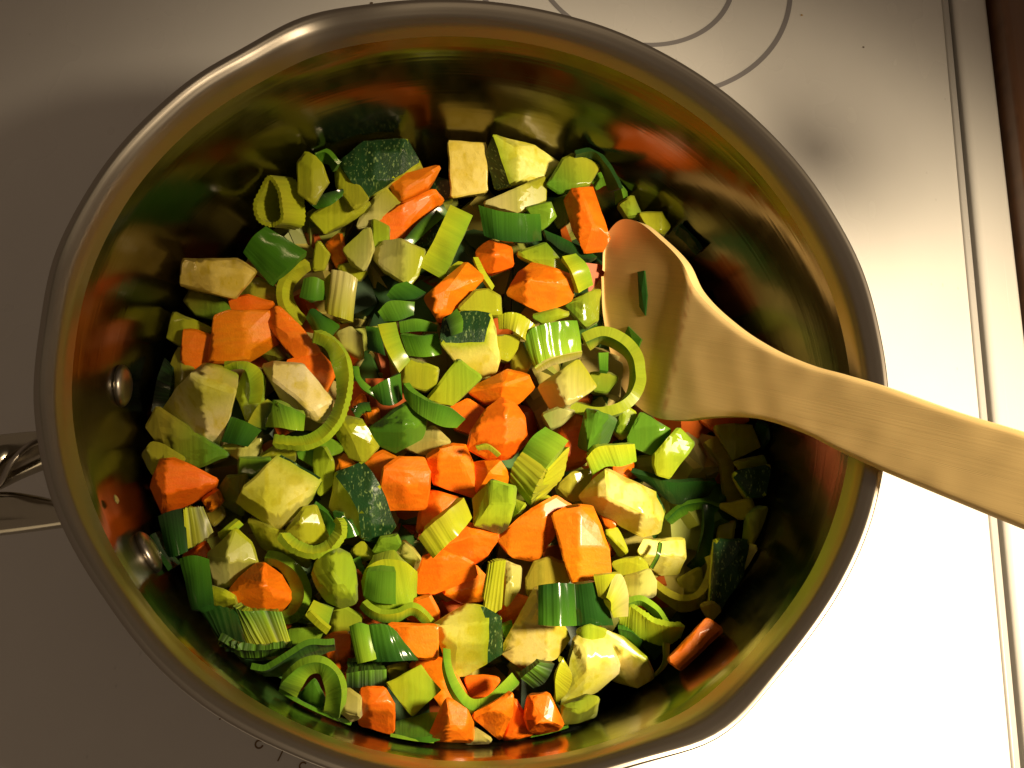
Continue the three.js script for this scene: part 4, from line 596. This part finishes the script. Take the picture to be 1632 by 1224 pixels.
leekSheet('leek arch standing at the near left wall', '437,1110,-5 452,1084,-1 478,1063,1 507,1056,2 530,1068,2 544,1095,1 543,1130,-3 536,1155,-7', '470,1118,-8 482,1095,-4 495,1078,-2 508,1075,-1 514,1088,-1 518,1108,-3 516,1132,-6 511,1146,-9', 5, 'gl', { thick: 2.2 });
leek('dim green piece seen through the leek arch', '472,1116,-3 500,1084,0 516,1118,0 510,1138,-3', 2, 'gm');
leekSheet('green leaf strip lying along the near wall under the leek arch', '432,1118,-1 462,1120,1 505,1142,1 557,1163,-1', '440,1130,-4 466,1140,-2 503,1160,-2 552,1175,-4', 3, 'mg', { thick: 1.6 });
// -- near side and lower right
carrot('large carrot chunk between the pale arch foot and the white crumb', '682,1186,-6 703,1160,-2 703,1127,-1 714,1112,1 744,1130,1 755,1152,-1 753,1187,-7 721,1204,-9 687,1196,-8 722,1150,3', 4, { depth: 8 });
carrot('long carrot slope under the bright lime square and the V strip', '655,1060,-3 690,1048,0 712,1050,1 728,1080,1 745,1112,0 708,1128,-3 700,1100,-1', 3);
leekSheet('green leek flap at the near wall below the bright lime square', '628,1152,-1 665,1140,1 701,1136,0', '626,1187,-5 660,1184,-3 699,1168,-3', 4, 'gm', { thick: 2 });
leekSheet('narrow lime leek strip along the near wall under the green flap', '618,1188,0 650,1186,1 690,1200,0', '622,1195,-2 655,1196,-1 688,1208,-2', 3, 'lg', {});
carrot('triangular carrot wedge at the near wall, point downward', '752,1142,-4 785,1122,0 816,1104,1 816,1142,-3 797,1197,-9', 4, { depth: 8 });
carrot('carrot corner framed by the V shaped leek strip', '741,1081,-2 770,1079,1 796,1083,0 778,1106,-2 750,1113,-3', 3);
leekSheet('V shaped green leek strip bent over the carrots near the near wall', '706,1032,-1 709,1062,1 722,1100,2 749,1130,2 773,1131,2 802,1112,1 828,1087,-1', '718,1034,-1 721,1062,0 734,1092,0 752,1113,0 772,1112,0 792,1096,0 816,1072,-2', 6, 'gl', { thick: 1.8 });
leek('cream coloured crumb at the near wall between two carrots', '741,1197,-3 757,1163,0 784,1190,-1 773,1209,-4 751,1212,-4', 3, 'wt', { depth: 5 });
carrot('dark orange carrot block at the near wall right of the triangular wedge', '805,1199,-7 810,1160,-2 818,1116,0 842,1150,0 855,1177,-4 852,1195,-7 827,1201,-8', 3);
carrot('hook shaped carrot tip at the near wall with a wet highlight', '843,1107,-1 873,1104,1 876,1132,0 898,1157,-3 898,1169,-5 861,1177,-7 842,1165,-5 835,1143,-2 866,1142,2', 4);
leekSheet('frilly green scrap at the near wall below the hook shaped carrot', '852,1203,-2 880,1190,0 916,1189,-2', '860,1206,-4 885,1199,-3 910,1194,-4', 2, 'mg', { fray: 0.6 });
leekSheet('slim green leaf standing between the hook carrot and the pale block', '880,1120,0 886,1150,-1 890,1172,-4', '890,1118,-2 896,1148,-3 898,1168,-6', 2, 'kg', {});
courgette('tall pale zucchini block with green skin on its shaded side', '690,996,-7 722,974,-1 744,963,0 770,967,1s 798,984,-1s 800,1040,-8s 775,1058,-9s 741,1075,-9 728,1076,-10 706,1040,-8 730,1002,3 778,986,2s', 5, { round: 0.9, faces: 'abcdlk akij klgh lefg' });
leekSheet('ragged yellow leek slice standing above the tall pale block', '778,899,0 791,894,1 806,892,0', '771,944,-3 778,984,-6 800,968,-4', 5, 'yp', { thick: 1.6, ribs: 6 });
leek('whitish torn side of leek joined at the ragged yellow slice', '806,893,-2 829,902,0 827,942,-3 806,966,-5 808,930,-1', 4, 'wp', { depth: 6 });
carrot('carrot block behind the ragged yellow slice', '797,975,-4 819,946,0 840,953,0 820,996,-5 800,992,-5', 2);
leek('rounded tan leek end above the glossy green square', '839,922,-3 851,895,0 876,887,1 900,899,0 908,925,-2 858,931,-3 842,947,-5', 3, 'tt');
carrot('carrot chunk left of the tall pale block, under the wavy strip', '648,984,-3 662,953,0 685,947,1 699,973,-1 699,993,-4 672,998,-5', 3);
courgette('wedge of dull yellow zucchini right of the tall pale block', '798,1040,-6 820,1000,-2 839,966,0 855,936,0 861,990,1 905,1007,0s 908,1018,-2s 886,1049,-8 837,1069,-9 850,1015,3', 4, { core: [0.64, 0.55, 0.16], outer: [0.58, 0.46, 0.08], faces: 'abcdej jefgh ajhi' });
leekSheet('dim green leaf corner peeking between the two zucchini blocks', '800,1000,0 817,994,0', '806,1018,-2 818,1006,-2', 3, 'mg', {});
leekSheet('glossy green leek square lit by the lamp, lower middle', '858,933,0 886,930,1 914,930,0', '858,996,0 888,998,1 918,997,-1', 6, 'dm', { bulge: 1.6, ribs: 3 });
leekSheet('dark green leek piece with a notched side beside the glossy square', '916,931,0 938,927,1 958,924,0', '920,997,-4 950,996,-3 977,996,-4', 5, 'dd', { bulge: 1 });
leekMany('yellow leek petal with a white rib right of the notched green piece', 'leek_slice', [['petal', '946,919,0 968,915,1 990,914,0', '953,950,-3 966,955,-2 984,950,-2', 6, 'yp', {}], ['white_rib', '978,915,1 990,916,1 1001,944,0 1001,983,-4', '966,952,0 972,958,0 974,972,-2 978,985,-5', 6, 'wy', { thick: 3 }]]);
leekMany('tilted leek ring with a wide ribbed band, right of the white rib', 'leek_slice', [['near_band', '986,984,-2 1003,966,0 1020,976,1 1040,991,1 1064,998,1 1092,998,-1', '986,995,-6 1004,1004,-5 1030,1020,-5 1062,1028,-5 1086,1014,-6', 4, 'yl', { thick: 2, ribs: 20 }], ['far_rim', '1000,961,0 1022,956,1 1044,971,0 1062,996,-2', '1008,966,-3 1022,964,-2 1036,976,-3 1050,994,-4', 4, 'gl', { thick: 1.8 }]]);
courgette('zucchini chunk with a bright cut face and dark skin edge, lower right', '916,1014,-3s 938,997,-1 965,1003,0 970,1021,1 989,1061,-3 987,1071,-5 952,1101,-9 923,1113,-10 893,1124,-11s 924,1083,-6s 921,1045,-3s 934,1026,2 938,1080,1', 5, { core: [0.78, 0.7, 0.3], faces: 'ldem mefgh abcdl' });
leek('small lime leaf folded over the top of the bright cut zucchini', '918,1004,-2 940,996,1 966,1004,0 970,1020,-2 944,1023,-1 922,1020,-2', 5, 'yl', { depth: 4 });
leekSheet('diamond shaped yellow petal left of the bright cut zucchini', '898,1048,0 890,1064,0 885,1084,-1 887,1122,-6', '899,1050,0 912,1078,0 905,1102,-3 890,1121,-6', 5, 'yp', { thick: 1.6 });
courgette('pale zucchini wedge with a dark green skin top, lower right', '967,1012,-3 989,1018,0s 1008,1034,1s 1030,1050,0s 1040,1070,0 1049,1094,-5 1045,1108,-8 1023,1104,-9 982,1082,-8 990,1060,-4 1012,1062,3', 1, { outer: [0.64, 0.5, 0.12], faces: 'akhij kdefgh' });
leekSheet('scrap of dark leaf above the skin topped wedge', '985,1002,0 1006,1008,0 1024,1020,-1', '988,1014,-2 1004,1022,-2 1018,1034,-3', 3, 'dm', { fray: 0.4 });
leek('blocky dull green chunk at the near wall, lower right', '894,1126,-3 915,1116,0 938,1108,1 954,1113,0 956,1158,-7 928,1176,-9 893,1151,-8 924,1132,3', 4, 'gp', { faces: 'abcdh hdef ahfg' });
leekSheet('dark fibrous leaf bundle left of the diamond petal', '830,1082,-2 845,1068,0 860,1055,1', '850,1098,-4 868,1090,-2 884,1058,0', 5, 'gk', { mat: M.fibre, thick: 2.4 });
leek('dim leek piece behind the dark fibrous bundle', '812,1058,-3 840,1050,0 858,1058,0 830,1078,-3', 2, 'gt');

// ---------------------------------------------------------------- what lies below and between: a deep mass of the same cuttings
{
  const r = seeded(4711), list = [], kinds = [[0.5, 0.1, 0.006], [0.42, 0.36, 0.07], [0.3, 0.34, 0.05], [0.05, 0.14, 0.02], [0.4, 0.33, 0.1], [0.02, 0.06, 0.015]];
  for (let k = 0; k < 900; k++) {
    const a = r() * Math.PI * 2, q = Math.sqrt(r()) * 0.093, y = 0.012 + r() * 0.028 + 0.006 * (1 - (q / 0.093) ** 2), s = 0.0055 + r() * 0.004, pts = [];
    for (const X of [-1, 1]) for (const Y of [-1, 1]) for (const Z of [-1, 1]) pts.push(new THREE.Vector3(X * s * (0.7 + r() * 0.5), Y * s * (0.5 + r() * 0.5), Z * s * (0.7 + r() * 0.5)));
    const g = new ConvexGeometry(pts); g.rotateX(r() * 3).rotateY(r() * 6).rotateZ(r() * 3).translate(Math.cos(a) * q, y, Math.sin(a) * q);
    const p = g.attributes.position; for (let i = 0; i < p.count; i++) { const R = Math.hypot(p.getX(i), p.getZ(i)), m = 0.0985; if (R > m) p.setXYZ(i, p.getX(i) * m / R, p.getY(i), p.getZ(i) * m / R); }
    const c = kinds[Math.floor(r() * kinds.length)], f = 0.6 + r() * 0.4, col = new Float32Array(p.count * 3); for (let i = 0; i < p.count; i++) col.set(c.map((x) => x * f), i * 3);
    g.setAttribute('color', new THREE.BufferAttribute(col, 3)); list.push(toCreasedNormals(g, 0.7));
  }
  const m = mesh('chopped_vegetables', mergeGeometries(list), new THREE.MeshPhysicalMaterial({ vertexColors: true, roughness: 0.5 }), scene);
  m.userData.kind = 'stuff'; tag(m, 'deep mass of chopped vegetables below the top pieces in the pan', 'chopped vegetables');
}

scene.environment = null;
renderer.render(scene, camera);
